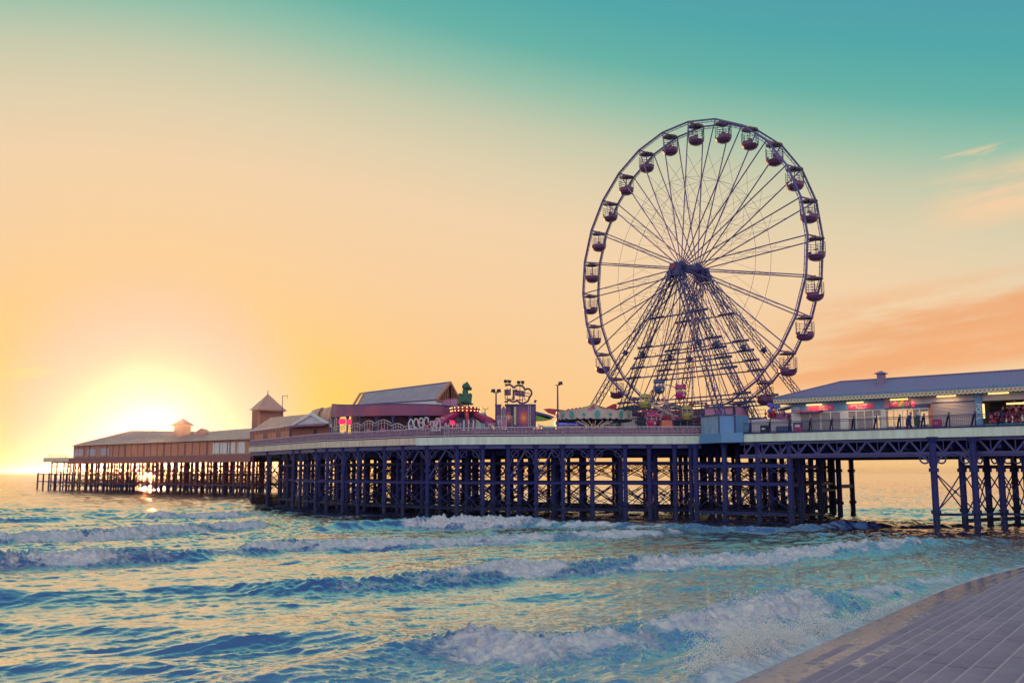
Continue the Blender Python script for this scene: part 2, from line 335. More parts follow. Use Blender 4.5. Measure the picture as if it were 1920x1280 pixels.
def build_sea():
    azs = np.radians(np.linspace(-47, 47, 1150))
    rs = np.concatenate([np.geomspace(15, 62, 560, endpoint=False), np.geomspace(62, 150, 380, endpoint=False), np.geomspace(150, 600, 170, endpoint=False), np.geomspace(600, 14000, 50)])
    A, R = np.meshgrid(azs, rs, indexing='ij')
    X = R * np.sin(A); Y = R * np.cos(A)
    # a along the crests, b towards the shore
    a = X * .82 + Y * .57; b = X * .57 - Y * .82
    wx = fbm(a * .05, b * .07, 3, 3) * 6
    swell = (fbm((a + wx) * .045, b * .16 + wx * .15, 11, 3) - .5) * .85
    chop = (1 - np.abs(2 * fbm((a + wx) * .30, b * .70 + wx * .2, 23, 4, .6) - 1)) ** 2
    chop2 = (1 - np.abs(2 * fbm(a * 1.0 + wx, b * 2.3, 37, 3) - 1)) ** 2
    patch = sstep(.35, .65, fbm(a * .06, b * .10, 51, 3))
    # the surface calms down right inside the breaker zone near the camera and stays rough far out
    chop3 = (1 - np.abs(2 * fbm((a + wx) * .13, b * .33 + wx * .1, 29, 3) - 1)) ** 2
    Z = swell * .40 + (chop3 - .45) * (.22 * sstep(20, 45, R) + .18 * sstep(70, 140, R)) + (chop - .45) * (.11 + .12 * patch) + (chop2 - .45) * (.045 + .045 * patch)
    foam = 0.11 + .22 * patch * sstep(.5, .8, chop) + .16 * sstep(.45, .7, fbm(a * .09, b * .22, 133, 3))
    def billow(x, y, seed, octv):
        v = 0.0; amp = 1.0; tot = 0.0
        for o in range(octv):
            cs, sn = math.cos(.7 * o), math.sin(.7 * o)
            v = v + amp * np.abs(2 * vnoise((x * cs - y * sn) * 2 ** o, (x * sn + y * cs) * 2 ** o, seed + 13 * o) - 1); tot += amp; amp *= .62
        return v / tot
    c = X * SPp[0] + Y * SPp[1]; t = X * SD[0] + Y * SD[1]; d = c - edge_c(t)
    near = np.exp(-np.clip(-d, 0, None) / 2.2)
    Z = Z * (1 - .85 * near)
    lumps = billow(a * .75, b * 1.0, 71, 4); fine = billow(a * 2.6, b * 2.8, 77, 3); fray = fbm(a * .35, b * .9, 79, 4)
    rag = (fbm(a * .22, a * 0 + 3.3, 91, 4) - .5)
    for bi, pts in enumerate(BREAK):
        g = [G(p[0], p[1]) for p in pts]
        ga = np.array([math.atan2(q.x, q.y) for q in g]); gr = np.array([math.hypot(q.x, q.y) for q in g])
        gh = np.array([p[2] for p in pts]); gf = np.array([p[3] for p in pts])
        ga = np.concatenate([[ga[0] - .10], ga, [ga[-1] + .06]]); gr = np.concatenate([[gr[0]], gr, [gr[-1]]]); gh = np.concatenate([[0], gh, [0]]); gf = np.concatenate([[0], gf, [0]])
        rc = np.interp(azs, ga, gr); h = np.interp(azs, ga, gh, left=0, right=0); fo = np.interp(azs, ga, gf, left=0, right=0)
        slope = np.gradient(rc, azs) / rc; cs = 1 / np.sqrt(1 + slope ** 2)
        D = (R - rc[:, None]) * cs[:, None] + rag * 1.6 * (rc[:, None] / 60)
        H = h[:, None] * (.72 + .56 * fbm(a * .16, a * 0 + bi * 7.1, 5 + bi, 3)); FO = fo[:, None]; H = H * (1 - .9 * sstep(-1.3, .2, d))
        sc = .85 + .3 * H
        front = np.exp(-np.clip(-D, 0, None) ** 2 / (2 * (.62 * sc) ** 2)); backp = np.exp(-np.clip(D, 0, None) / (3.2 * sc))
        prof = np.where(D < 0, front, backp); H = H * .62
        roll = np.exp(-((D + .25) / (1.15 * sc)) ** 2)
        Z = Z + H * prof * 1.0 + roll * FO * H * ((lumps - .35) * .58 + (fine - .35) * .85)
        Z = Z - .12 * H * np.exp(-((D + 2.6 * sc) / 1.6) ** 2)
        foam = np.maximum(foam, FO * np.exp(-((D + .45 * sc) / (1.2 * sc)) ** 2) * (.46 + .72 * sstep(.25, .75, fray)))
        foam = np.maximum(foam, FO * .58 * sstep(9, 0, D) * (D > 0)); foam = np.maximum(foam, FO * .5 * sstep(-4.5 * sc, -1, D) * (D < 0))
    # wash along the steps
    wash = near * (fbm(t * .5, d * .9, 63, 4) - .35)
    Z = Z + .26 * wash - .06 * near
    foam = np.maximum(foam, .80 * np.exp(-np.clip(-d, 0, None) / 2.0)); foam = np.maximum(foam, .46 * sstep(-26, -6, d))
    Z = np.where(d > .6, np.maximum(-.9, Z * .2 - (d - .6) * 1.2), Z)
    far = sstep(900, 4000, R); Z = Z * (1 - far * .8)
    n0, n1 = X.shape
    me = bpy.data.meshes.new('sea'); nv = n0 * n1
    me.vertices.add(nv); me.vertices.foreach_set('co', np.stack([X, Y, Z], -1).astype(np.float32).ravel())
    i = np.arange(n0 - 1)[:, None] * n1 + np.arange(n1 - 1)[None]
    q = np.stack([i, i + 1, i + n1 + 1, i + n1], -1).reshape(-1, 4)[:, ::-1]
    nf = len(q); me.loops.add(nf * 4); me.loops.foreach_set('vertex_index', q.astype(np.int32).ravel())
    me.polygons.add(nf); me.polygons.foreach_set('loop_start', np.arange(0, nf * 4, 4, dtype=np.int32)); me.polygons.foreach_set('loop_total', np.full(nf, 4, np.int32))
    me.update(calc_edges=True); me.polygons.foreach_set('use_smooth', np.ones(nf, bool))
    sh = me.attributes.new('shallow', 'FLOAT', 'POINT'); sh.data.foreach_set('value', (.6 * sstep(-24, -2, d) * (.35 + .65 * sstep(.3, .6, fbm(a * .2, b * .5, 201, 3)))).astype(np.float32).ravel())
    at = me.attributes.new('foam', 'FLOAT', 'POINT'); at.data.foreach_set('value', np.clip(foam, 0, 1).astype(np.float32).ravel())
    m = bpy.data.materials.new('sea_water'); m.use_nodes = True; N = NT(m.node_tree); bs = N.n['Principled BSDF']
    tc = N.new('ShaderNodeTexCoord').outputs['Object']
    mp = N.new('ShaderNodeMapping'); mp.inputs['Rotation'].default_value = (0, 0, -math.atan2(.57, .82)); mp.inputs['Scale'].default_value = (.55, 1.25, 1.0); N.put(mp.inputs[0], tc)
    def noise(sc, det, rough=.6, src=mp.outputs[0], dist=0.0):
        n = N.new('ShaderNodeTexNoise'); n.inputs['Scale'].default_value = sc; n.inputs['Detail'].default_value = det; n.inputs['Roughness'].default_value = rough; n.inputs['Distortion'].default_value = dist
        N.put(n.inputs['Vector'], src); return n.outputs[0]
    atn = N.new('ShaderNodeAttribute', attribute_name='foam').outputs['Fac']
    n1_ = noise(1.3, 9, .72, dist=1.6); n2_ = noise(5.0, 6, .75, dist=.8)
    lace = N.math('ABSOLUTE', N.math('SUBTRACT', noise(.9, 6, .62, dist=2.0), .5))
    lacem = N.mr(lace, 0.0, .09, 1.0, 0.0)
    dens = N.math('ADD', N.math('ADD', N.math('MULTIPLY', n1_, .62), N.math('MULTIPLY', n2_, .40)), N.math('MULTIPLY', lacem, .14))
    fm = N.mr(N.math('ADD', dens, atn), .98, 1.30, 0.0, 1.0, True)
    deep = N.mix(noise(.08, 3), (.038, .050, .200), (.048, .085, .24))
    shal = N.new('ShaderNodeAttribute', attribute_name='shallow').outputs['Fac']
    deep = N.mix(shal, deep, (.15, .31, .46))
    fcol = N.mix(N.mr(noise(3.4, 7, .75, dist=.6), .38, .62), (.38, .36, .46), FOAMC)
    N.put(bs.inputs['Base Color'], N.mix(fm, deep, fcol))
    N.put(bs.inputs['Roughness'], N.mr(fm, 0, 1, .16, .8)); bs.inputs['IOR'].default_value = 1.75
    N.put(bs.inputs['Specular IOR Level'], N.mr(fm, 0, 1, .5, .1))
    bp = N.new('ShaderNodeBump'); bp.inputs['Strength'].default_value = .42; bp.inputs['Distance'].default_value = .12
    N.put(bp.inputs['Height'], N.math('ADD', noise(2.2, 6, .6), N.math('MULTIPLY', fm, .35))); N.put(bs.inputs['Normal'], bp.outputs[0])
    gl = N.new('ShaderNodeBsdfGlossy'); gl.inputs['Color'].default_value = (1, .94, .86, 1); gl.inputs['Roughness'].default_value = .13; N.put(gl.inputs['Normal'], bp.outputs[0])
    lw = N.new('ShaderNodeLayerWeight'); lw.inputs['Blend'].default_value = .5; N.put(lw.inputs['Normal'], bp.outputs[0])
    mx = N.new('ShaderNodeMixShader'); N.put(mx.inputs[0], N.math('MULTIPLY', N.mr(lw.outputs['Facing'], .50, .74, 0.0, .98, True), N.mr(fm, 0, 1, 1.0, .12)))
    N.put(mx.inputs[1], bs.outputs[0]); N.put(mx.inputs[2], gl.outputs[0]); N.put(N.n['Material Output'].inputs[0], mx.outputs[0])
    me.materials.append(m); o = bpy.data.objects.new('sea', me); C.objects.link(o); tag(o, kind='structure')
FOAMC = (.74, .62, .56)
build_sea()

# ------------------------------------------------------------------ stepped sea wall
def build_steps():
    W_, H_, NS = .55, .15, 24
    ts = np.concatenate([np.arange(-30, 8, 2.0), np.arange(8, 130, 1.0)])
    prof = [(-1.2, -1.6, 0, 0)]
    for k in range(NS):
        c0, c1, z = k * W_, (k + 1) * W_, H_ * (k + 1)
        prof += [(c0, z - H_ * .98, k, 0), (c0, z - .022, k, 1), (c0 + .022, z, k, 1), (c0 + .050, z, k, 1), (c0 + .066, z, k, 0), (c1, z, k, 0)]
    prof.append((NS * W_ + 60, H_ * NS + .02, NS, 0))
    vs = []; np_ = len(prof)
    for t in ts:
        e = float(edge_c(t)); sl = .0084 * max(0, t - 42)
        nx, ny = SPp[0] - SD[0] * sl, SPp[1] - SD[1] * sl; ln = math.hypot(nx, ny); nx /= ln; ny /= ln
        ox, oy = SPp[0] * e + SD[0] * t, SPp[1] * e + SD[1] * t
        for c, z, k, _e in prof: vs.append((ox + nx * c, oy + ny * c, z))
    fs = []; uv = []
    for i in range(len(ts) - 1):
        for j in range(np_ - 1):
            fs.append((i * np_ + j, (i + 1) * np_ + j, (i + 1) * np_ + j + 1, i * np_ + j + 1))
    me = bpy.data.meshes.new('promenade_steps'); me.from_pydata(vs, [], [f[::-1] for f in fs]); me.update()
    a1 = me.attributes.new('along', 'FLOAT', 'POINT'); a1.data.foreach_set('value', np.repeat(ts, np_).astype(np.float32))
    a2 = me.attributes.new('row', 'FLOAT', 'POINT'); a2.data.foreach_set('value', np.tile([p[2] for p in prof], len(ts)).astype(np.float32))
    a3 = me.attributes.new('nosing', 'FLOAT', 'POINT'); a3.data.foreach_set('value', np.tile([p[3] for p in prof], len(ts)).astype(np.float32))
    m = bpy.data.materials.new('step_concrete'); m.use_nodes = True; N = NT(m.node_tree); bs = N.n['Principled BSDF']
    al = N.new('ShaderNodeAttribute', attribute_name='along').outputs['Fac']; rw = N.math('ROUND', N.new('ShaderNodeAttribute', attribute_name='row').outputs['Fac'])
    ph = N.math('ADD', N.math('DIVIDE', al, 3.4), N.math('FRACT', N.math('MULTIPLY', N.math('SINE', N.math('MULTIPLY', rw, 12.9898)), 43.7)))
    fr = N.math('FRACT', ph); slab = N.math('FLOOR', ph)
    joint = N.mr(N.math('ABSOLUTE', N.math('SUBTRACT', fr, .5)), 0.4915, .4965, 0.0, 1.0)
    wn = N.new('ShaderNodeTexWhiteNoise', noise_dimensions='2D'); cx = N.new('ShaderNodeCombineXYZ'); N.put(cx.inputs[0], slab); N.put(cx.inputs[1], rw); N.put(wn.inputs[0], cx.outputs[0])
    tc = N.new('ShaderNodeTexCoord').outputs['Object']
    def noise(sc, det, rough=.6):
        n = N.new('ShaderNodeTexNoise'); n.inputs['Scale'].default_value = sc; n.inputs['Detail'].default_value = det; n.inputs['Roughness'].default_value = rough; N.put(n.inputs['Vector'], tc); return n.outputs[0]
    n1 = noise(.5, 6); n2 = noise(14, 4, .7); n3 = noise(2.2, 7, .7)
    col = N.mix(N.mr(n1, .35, .65), (.42, .23, .28), (.31, .17, .215))
    col = N.mix(N.math('MULTIPLY', wn.outputs[0], .30), col, (.23, .12, .19))
    col = N.mix(N.math('MULTIPLY', N.mr(n2, .45, .75), .35), col, (.40, .24, .32))
    dryd = N.mr(N.math('ADD', N.math('ADD', rw, N.math('MULTIPLY', N.math('SUBTRACT', n3, .5), 4.0)), N.math('MULTIPLY', N.math('SUBTRACT', wn.outputs[0], .5), 4.5)), 3.0, 3.7, 0.0, 1.0, True)   # wet near the water
    shell = N.math('MULTIPLY', N.mr(n3, .52, .60), N.math('SUBTRACT', 1.0, dryd))
    col = N.mix(N.math('MULTIPLY', N.math('SUBTRACT', 1.0, dryd), .75), col, (.33, .22, .25))
    col = N.mix(N.math('MULTIPLY', shell, .55), col, (.12, .07, .12))
    col = N.mix(joint, col, (.05, .04, .08))
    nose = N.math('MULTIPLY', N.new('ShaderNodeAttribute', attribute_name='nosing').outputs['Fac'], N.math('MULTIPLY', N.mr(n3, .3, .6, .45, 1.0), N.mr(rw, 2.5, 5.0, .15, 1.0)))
    col = N.mix(N.math('MULTIPLY', nose, .85), col, (.62, .36, .36))  # worn nosing tone, with sunset rim light painted into the pink
    N.put(bs.inputs['Base Color'], col); N.put(bs.inputs['Roughness'], N.math('ADD', N.math('MULTIPLY', dryd, .50), N.mr(n3, .45, .6, .07, .25)))
    bp = N.new('ShaderNodeBump'); N.put(bp.inputs['Strength'], N.mr(dryd, 0, 1, .12, .5)); bp.inputs['Distance'].default_value = .02
    N.put(bp.inputs['Height'], N.math('SUBTRACT', N.math('ADD', n2, N.math('MULTIPLY', n3, .6)), joint)); N.put(bs.inputs['Normal'], bp.outputs[0])
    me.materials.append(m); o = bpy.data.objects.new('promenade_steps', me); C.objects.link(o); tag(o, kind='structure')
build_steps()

# burst of spray where the near wave hits the wall, and drops thrown along the breaking crest
def build_spray():
    mb = MB(); rnd = random.Random(3); foamm = mat('spray_foam', (.92, .84, .78), .8, .1, 6.0)
    def drop(p, r):
        a, b_, c_ = (rnd.uniform(-1, 1) for _ in range(3))
        mb.add([(p[0] + r * math.cos(t + a), p[1] + r * math.sin(t + a) * .8, p[2] + r * b_ * .4) for t in (0, 2.1, 4.2)] + [(p[0] + r * .2 * c_, p[1], p[2] + r * 1.1), (p[0], p[1] + r * .2, p[2] - r)],
               [(0, 1, 3), (1, 2, 3), (2, 0, 3), (1, 0, 4), (2, 1, 4), (0, 2, 4)])
    for px0, py0, px1, py1, n, hmax in ((1300, 1275, 1420, 1240, 6000, 1.0), (1380, 1254, 1490, 1218, 13000, 1.35), (1480, 1222, 1560, 1183, 5000, .7), (1560, 1186, 1700, 1130, 1200, .2)):
        for i in range(n):
            f = rnd.random(); p = G(px0 + (px1 - px0) * f, py0 + (py1 - py0) * f)
            env = hmax * (.45 + .55 * math.sin(PI * f)) * (.6 + .8 * abs(math.sin(f * 9 + px0)))
            h = env * rnd.random() ** 1.7
            p = p + Vector((rnd.gauss(0, .14) - h * .35, rnd.gauss(0, .22), .08 + h)); drop(p, rnd.uniform(.006, .019) * (1.25 - .5 * min(1, h)))
    o = mb.build('sea_spray', foamm); tag(o, 'white spray thrown up where the near wave hits the stepped sea wall', 'spray', kind='stuff')
build_spray()

# ------------------------------------------------------------------ pier
FT, FB, DECK = 9.4, 8.42, 9.0
V2 = lambda p: Vector((p[0], p[1], 0))
R0 = V2(P(1392, 812, 103)); R1 = V2(P(1920, 796, 84.5))
ER = (R1 - R0).normalized(); MR = Vector((-ER.y, ER.x, 0)); MR = MR if MR.y > 0 else -MR     # along right section to the shore / inward
RX = R1 + ER * 42
K0 = V2(P(1352, 812, 104.5)); K1 = V2(P(1312, 812, 109))
FRONT = [V2(P(466, 838.6, 158)), V2(P(600, 827, 129.5)), V2(P(700, 822, 121)), V2(P(780, 819, 115)), V2(P(860, 817.7, 111.7)), V2(P(1060, 816.5, 109.6)), V2(P(1312, 816.2, 108.8))]
FAR0, FAR1 = V2(P(88, 857, 292)), V2(P(470, 848, 226))
INW = Vector((.70, .714, 0))
def dist_pts(poly, step, first=0.0):
    out = []; s = first
    for p, q in zip(poly[:-1], poly[1:]):
        d = (q - p).length
        while s <= d + 1e-6: out.append(p + (q - p) * (s / d)); s += step
        s -= d
    return out
def z_(p, z): return Vector((p.x, p.y, z))

pier = thing('pier', 'long iron pier on many dark columns standing in the sea', 'pier', (R0.x, R0.y, 0)); PO = (R0.x, R0.y, 0)
def pbuild(mb, name, m, smooth=False, kind=None, label=None):
    o = mb.build(name, m, pier, PO, smooth)
    if kind: o['kind'] = kind
    if label: o['label'] = label
    return o
def wallstrip(poly, z0, z1, th, inward):
    mb = MB()
    for p, q in zip(poly[:-1], poly[1:]):
        n = (q - p).normalized(); n = Vector((-n.y, n.x, 0)); n = n if n.dot(inward) > 0 else -n
        mb.add([z_(p, z0), z_(q, z0), z_(q, z1), z_(p, z1)] + [z_(p, z0) + n * th, z_(q, z0) + n * th, z_(q, z1) + n * th, z_(p, z1) + n * th],
               [(0, 1, 2, 3), (5, 4, 7, 6), (3, 2, 6, 7), (1, 0, 4, 5), (0, 3, 7, 4), (2, 1, 5, 6)])
    return mb
# decks
back = [z_(RX + MR * 30, 0), z_(R0 + MR * 34, 0), z_(FRONT[4] + INW * 36, 0), z_(FRONT[0] + Vector((26, 24, 0)), 0)]
ring = [f + INW * .32 for f in FRONT] + [K1 + INW * .32, K0 + INW * .32, R0 + MR * .32, RX + MR * .32] + back
mb = MB(); mb.prism([z_(p, FB + .15) for p in ring], (0, 0, DECK - FB - .15)); pbuild(mb, 'deck', M['deck'])
# right-hand fascia with dark kerb, kiosk base, old fascia on the left
pbuild(wallstrip([R0 + ER * .02, RX], FB, FT - .14, .3, MR), 'fascia', M['fascia'], label='pale green painted fascia along the right-hand walkway')
pbuild(wallstrip([R0 - MR * .06, RX - MR * .06], FT - .14, FT, .4, MR), 'kerb', M['iron'])
pbuild(wallstrip(FRONT[3:], FB - .02, FT - .12, .3, INW), 'fascia', M['fascia'], label='pale green painted fascia along the middle of the pier')
pbuild(wallstrip(FRONT[:4], FB + .05, FT - .12, .3, INW), 'fascia', M['fascia_old'], label='cream stained fascia with dark streaks on the left')
kc = (z_(K0, 0) + z_(K1, 0)) / 2
kb = [V2(P(1311, 812, 108.2)), V2(P(1352, 812, 103.4)), V2(P(1392.5, 812, 102.7))]
mb = MB(); mb.prism([z_(kb[0], FB - .02), z_(kb[1], FB - .05), z_(kb[2], FB - .02), z_(kb[2] + MR * 2.0, FB), z_(kb[0] + INW * 2.0, FB)], (0, 0, FT - FB + .02))
pbuild(mb, 'corner_base', M['blue'], label='blue painted corner of the deck below the shelter')
# dark beam just under the fascia
mb = wallstrip([f + INW * .25 for f in FRONT], FB - .5, FB - .03, .3, INW); pbuild(mb, 'edge_beam', M['iron2'])
# columns ----------------------------------------------------------
cols_parts = []; stuff = MB(); npart = 0
def column(mb, p, r=.27, top=FB - .05, cap=True):
    mb.tube(z_(p, -2.5), z_(p, top), r, 10)
    if cap:
        for zc in (5.25, 1.55): mb.tube(z_(p, zc), z_(p, zc + .34), r + .13, 10)
        mb.tube(z_(p, top - .5), z_(p, top), r + .05, 10, r + .22)
rows = []
fr_px = [466, 500, 548, 560, 590, 610, 640, 668, 717, 752, 797, 852, 900, 948, 1000, 1050, 1105, 1167, 1212, 1260, 1290, 1318]
front_row = []
for px in fr_px:
    for p, q in zip(FRONT[:-1], FRONT[1:]):
        d = (q - p).normalized(); s = on_line(px, p, d)
        if -.05 <= s <= (q - p).length + .05: front_row.append(p + d * s + INW * .45); break
rows.append(('front', front_row, .25))
base = dist_pts(FRONT, 3.9, 1.1)
rg = random.Random(5)
for j, (off, r) in enumerate(((5.5, .30), (11, .28), (17, .27), (23, .27), (30, .27))):
    rr = [p + INW * off + Vector((rg.uniform(-.5, .5), rg.uniform(-.5, .5), 0)) for p in base[(j % 2):] if rg.random() > .06]
    rows.append(('mid%d' % j, rr, r))
# under the corner and the first part of the right section
cr = [R0 + ER * (s - .29 * m) + MR * m for m in (.5, 6.5, 13, 20, 27) for s in (-6.0, -2.4, 1.6, 5.2)]
cr += [V2(P(px, 900, Y)) for px, Y in ((1536, 108), (1500, 104), (1484, 112), (1561, 118), (1573, 113), (1597, 117), (1562, 126), (1610, 0) if False else (1520, 125))]
rows.append(('corner', cr, .30))
rr = []
for px, Y in ((1752, 86.8), (1805, 91.0), (1828, 87.0), (1852, 93.5), (1878, 88.5), (1903, 96.0), (1925, 86.5), (1950, 90.0), (1935, 97.0), (1985, 84), (1760, 0), (1990, 93)):
    if Y: rr.append(V2(P(px, 900, Y)))
rr += [R0 + ER * s + MR * m for s in (33, 38, 44, 50) for m in (.6, 7, 14)]
rows.append(('right', rr, .29))
order = [r for r in rows if r[0] in ('front', 'right', 'corner', 'mid0', 'mid1')]
for nm, pts, r in rows:
    for p in pts:
        if npart < 96 and nm in ('front', 'right', 'corner', 'mid0', 'mid1'):
            m1 = MB(); column(m1, p, r); pbuild(m1, 'column', M['iron']); npart += 1
        else: column(stuff, p, r)
# far head of the pier: thinner columns
fd = (FAR1 - FAR0).normalized(); fn = Vector((-fd.y, fd.x, 0)); fn = fn if fn.y > 0 else -fn; FL = (FAR1 - FAR0).length
FBZ = 8.9
far_rows = []; stuff_far = MB()
for off in (1.0, 6, 12, 18, 25):
    n = 29; pts = [FAR0 + fd * (1.5 + (FL - 3) * i / (n - 1) + rg.uniform(-.9, .9)) + fn * off for i in range(n)]
    far_rows.append(pts)
    for i, p in enumerate(pts):
        if 17.4 < i < 19.5 and off < 20 and False: continue
        (stuff_far.tube(z_(p, -2), z_(p, FBZ), .26 if i > 4 else .20, 7))
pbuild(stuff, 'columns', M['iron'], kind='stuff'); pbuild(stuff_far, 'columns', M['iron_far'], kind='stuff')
# horizontal tie beams, X rods ------------------------------------
def bracing(pts, zs_beam, zx, rod=.05, bw=.30, maxd=9.0):
    mb = MB()
    for p, q in zip(pts[:-1], pts[1:]):
        d = (q - p).length
        if d < 1.0 or d > maxd: continue
        for zb in zs_beam: mb.bar(z_(p, zb), z_(q, zb), bw)
        for z0, z1 in zx:
            mb.tube(z_(p, z0), z_(q, z1), rod, 4); mb.tube(z_(p, z1), z_(q, z0), rod, 4)
            c = (z_(p, (z0 + z1) / 2) + z_(q, (z0 + z1) / 2)) / 2; mb.ball(c, .16, 3)
    return mb
for nm, pts, r in rows:
    if nm == 'right':
        a = [pts[0], pts[2], pts[4], pts[6], pts[9]]; b2 = [pts[1], pts[3], pts[5], pts[8]]
        mb = bracing(a, (1.5,), ((1.7, 5.3),), .06, .22); mb2 = bracing(b2, (.75, 5.75), ((1.0, 5.3),), .06, .34)
        pbuild(mb, 'bracing', M['iron']); pbuild(mb2, 'bracing', M['iron'])
        m3 = MB()
        for p, q in ((pts[0], pts[1]), (pts[2], pts[3]), (pts[4], pts[5])):
            m3.tube(z_(p, 5.3), z_(q, 1.6), .06, 4); m3.tube(z_(p, 1.6), z_(q, 5.3), .06, 4)
        pbuild(m3, 'bracing', M['iron'])
    elif nm == 'corner':
        mb = MB()
        for k in range(5):
            rw = pts[k * 4:k * 4 + 4]; t_ = bracing(rw, (.9, 4.0, 5.9), ((1.2, 3.8), (4.1, 6.6)), .05, .36); mb.add(t_.v, t_.f)
        for k in range(4):
            for p, q in zip(pts[k * 4:k * 4 + 4], pts[k * 4 + 4:k * 4 + 8]):
                mb.bar(z_(p, 3.9), z_(q, 3.9), .28); mb.tube(z_(p, 1.2), z_(q, 4), .05, 4); mb.tube(z_(p, 4), z_(q, 1.2), .05, 4)
        e = pts[20:]
        mb.bar(z_(e[0], 3.25), z_(e[3], 3.25), .42); mb.bar(z_(e[3], 3.45), z_(e[4], 3.45), .42); mb.bar(z_(e[4], 3.6), z_(e[5], 3.6), .42); mb.bar(z_(e[0], 3.9), z_(e[3], 3.9), .2)
        for p, q in ((e[0], e[1]), (e[0], e[2])):
            mb.tube(z_(p, 1.0), z_(q, 4), .05, 4); mb.tube(z_(p, 4), z_(q, 1.0), .05, 4); mb.bar(z_(p, 5.8), z_(q, 5.8), .3); mb.bar(z_(p, .7), z_(q, .7), .3)
        pbuild(mb, 'bracing', M['iron'])
    else:
        srt = pts
        beams = (4.0,) if nm == 'front' else ((.9, 4.05, 6.3) if nm in ('mid0', 'mid2') else (.8, 3.9))
        mb = bracing(srt, beams, ((1.1, 3.8), (4.3, 6.6)) if nm != 'front' else ((.8, 3.8),), .055, .34 if nm != 'front' else .22)
        pbuild(mb, 'bracing', M['iron'])
# transverse girders and rods between the rows
mb = MB()
for j in range(1, len(rows) - 3):
    for p in rows[j][1]:
        q = min(rows[j + 1][1], key=lambda v: (v - p).length)
        if (q - p).length < 8.5:
            mb.bar(z_(p, 4.0), z_(q, 4.0), .26); mb.tube(z_(p, 1.0), z_(q, 3.8), .05, 4); mb.tube(z_(p, 3.8), z_(q, 1.0), .05, 4)
            mb.tube(z_(p, 4.3), z_(q, 6.6), .05, 4)
pbuild(mb, 'bracing', M['iron'])
# raking struts on a few bays
for k in (4, 8, 9, 12, 13):
    mb = MB(); p = front_row[k]; q = p + INW * 5.5; mb.bar(z_(p, 4.3), z_(p + INW * .2 + (front_row[k + 1] - p) * .62, 8.0), .16); mb.bar(z_(p, 4.2), z_(q, 7.8), .14)
    pbuild(mb, 'raking_strut', M['iron2'])
# deep girders right under the deck
mb = MB()
for nm, pts, r in rows:
    if nm.startswith('mid'):
        for p, q in zip(pts[:-1], pts[1:]):
            d = (q - p); n = Vector((-d.y, d.x, 0)).normalized() * .12
            if d.length < 12: mb.add([z_(p - n, 7.2), z_(q - n, 7.2), z_(q - n, FB + .1), z_(p - n, FB + .1), z_(p + n, 7.2), z_(q + n, 7.2), z_(q + n, FB + .1), z_(p + n, FB + .1)], [(0, 1, 2, 3), (5, 4, 7, 6), (1, 0, 4, 5), (0, 3, 7, 4), (2, 1, 5, 6)])
pbuild(mb, 'girder', M['iron'])
# cast arch brackets with rings between the front columns
mb = MB()
def arch(p, q, zt, zs, r=.06, half=False):
    d = q - p; L = d.length
    if L < 2: return
    n = 12; a = min(L / 2, 2.4)
    for s_, e_ in ((p, d / L), (q, -d / L))[:1 if half else 2]:
        mb.path([z_(s_ + e_ * (.25 + a * (1 - math.cos(t))), zs + (zt - zs) * math.sin(t)) for t in [PI / 2 * i / n for i in range(n + 1)]], r, 5)
        c = s_ + e_ * .75; rr = .42
        mb.path([z_(c + e_ * (rr * math.cos(t)), zt - .52 + rr * math.sin(t)) for t in [2 * PI * i / 14 for i in range(14)]], r * .8, 5, True)
for p, q in zip(front_row[:-1], front_row[1:]):
    if (q - p).length > 3: arch(p, q, FB - .55, 6.0)
rp = rows[-1][1]
for p, q in ((rp[0], rp[2]), (rp[2], rp[4]), (rp[4], rp[6])): arch(p, q, 6.95, 5.7, .10)
arch(rp[0], rp[0] - ER * 4.2, 6.95, 5.7, .10, True)
pbuild(mb, 'arch_bracket', M['iron2'])
# lattice girders under the right section
for off, mm in ((.35, M['iron2']), (5.8, M['iron']), (11.5, M['iron']), (17.5, M['iron']), (23, M['iron'])):
    mb = MB(); L = (RX - R0).length; zt, zb = FB - .18, 6.98; p0 = R0 + MR * off
    bp = lambda s, z: z_(p0 + ER * s, z)
    mb.bar(bp(-.5, zt), bp(L, zt), .24); mb.bar(bp(-.5, zb), bp(L, zb), .26); mb.bar(bp(-.5, zb - .22), bp(L, zb - .22), .16)
    n = int(L / 1.02); st = L / n
    for i in range(n):
        a = zb if i % 2 == 0 else zt; b_ = zt if i % 2 == 0 else zb
        mb.bar(bp(i * st, a), bp((i + 1) * st, b_), .17)
        if i % 2 == 0: mb.bar(bp(i * st, zb), bp(i * st, zt), .08)
    if off > 5: 
        for i in range(int(L / 2.3)): mb.box(bp(i * 2.3, (zt + zb) / 2), (1.25, .08, zt - zb), math.atan2(ER.y, ER.x))
    pbuild(mb, 'lattice_girder', mm)
mb = MB()
for i in range(28):
    s = i * 2.1; mb.bar(z_(R0 + ER * s + MR * .4, 7.55), z_(R0 + ER * s + MR * 24, 7.55), .34)
pbuild(mb, 'cross_girder', M['iron'])
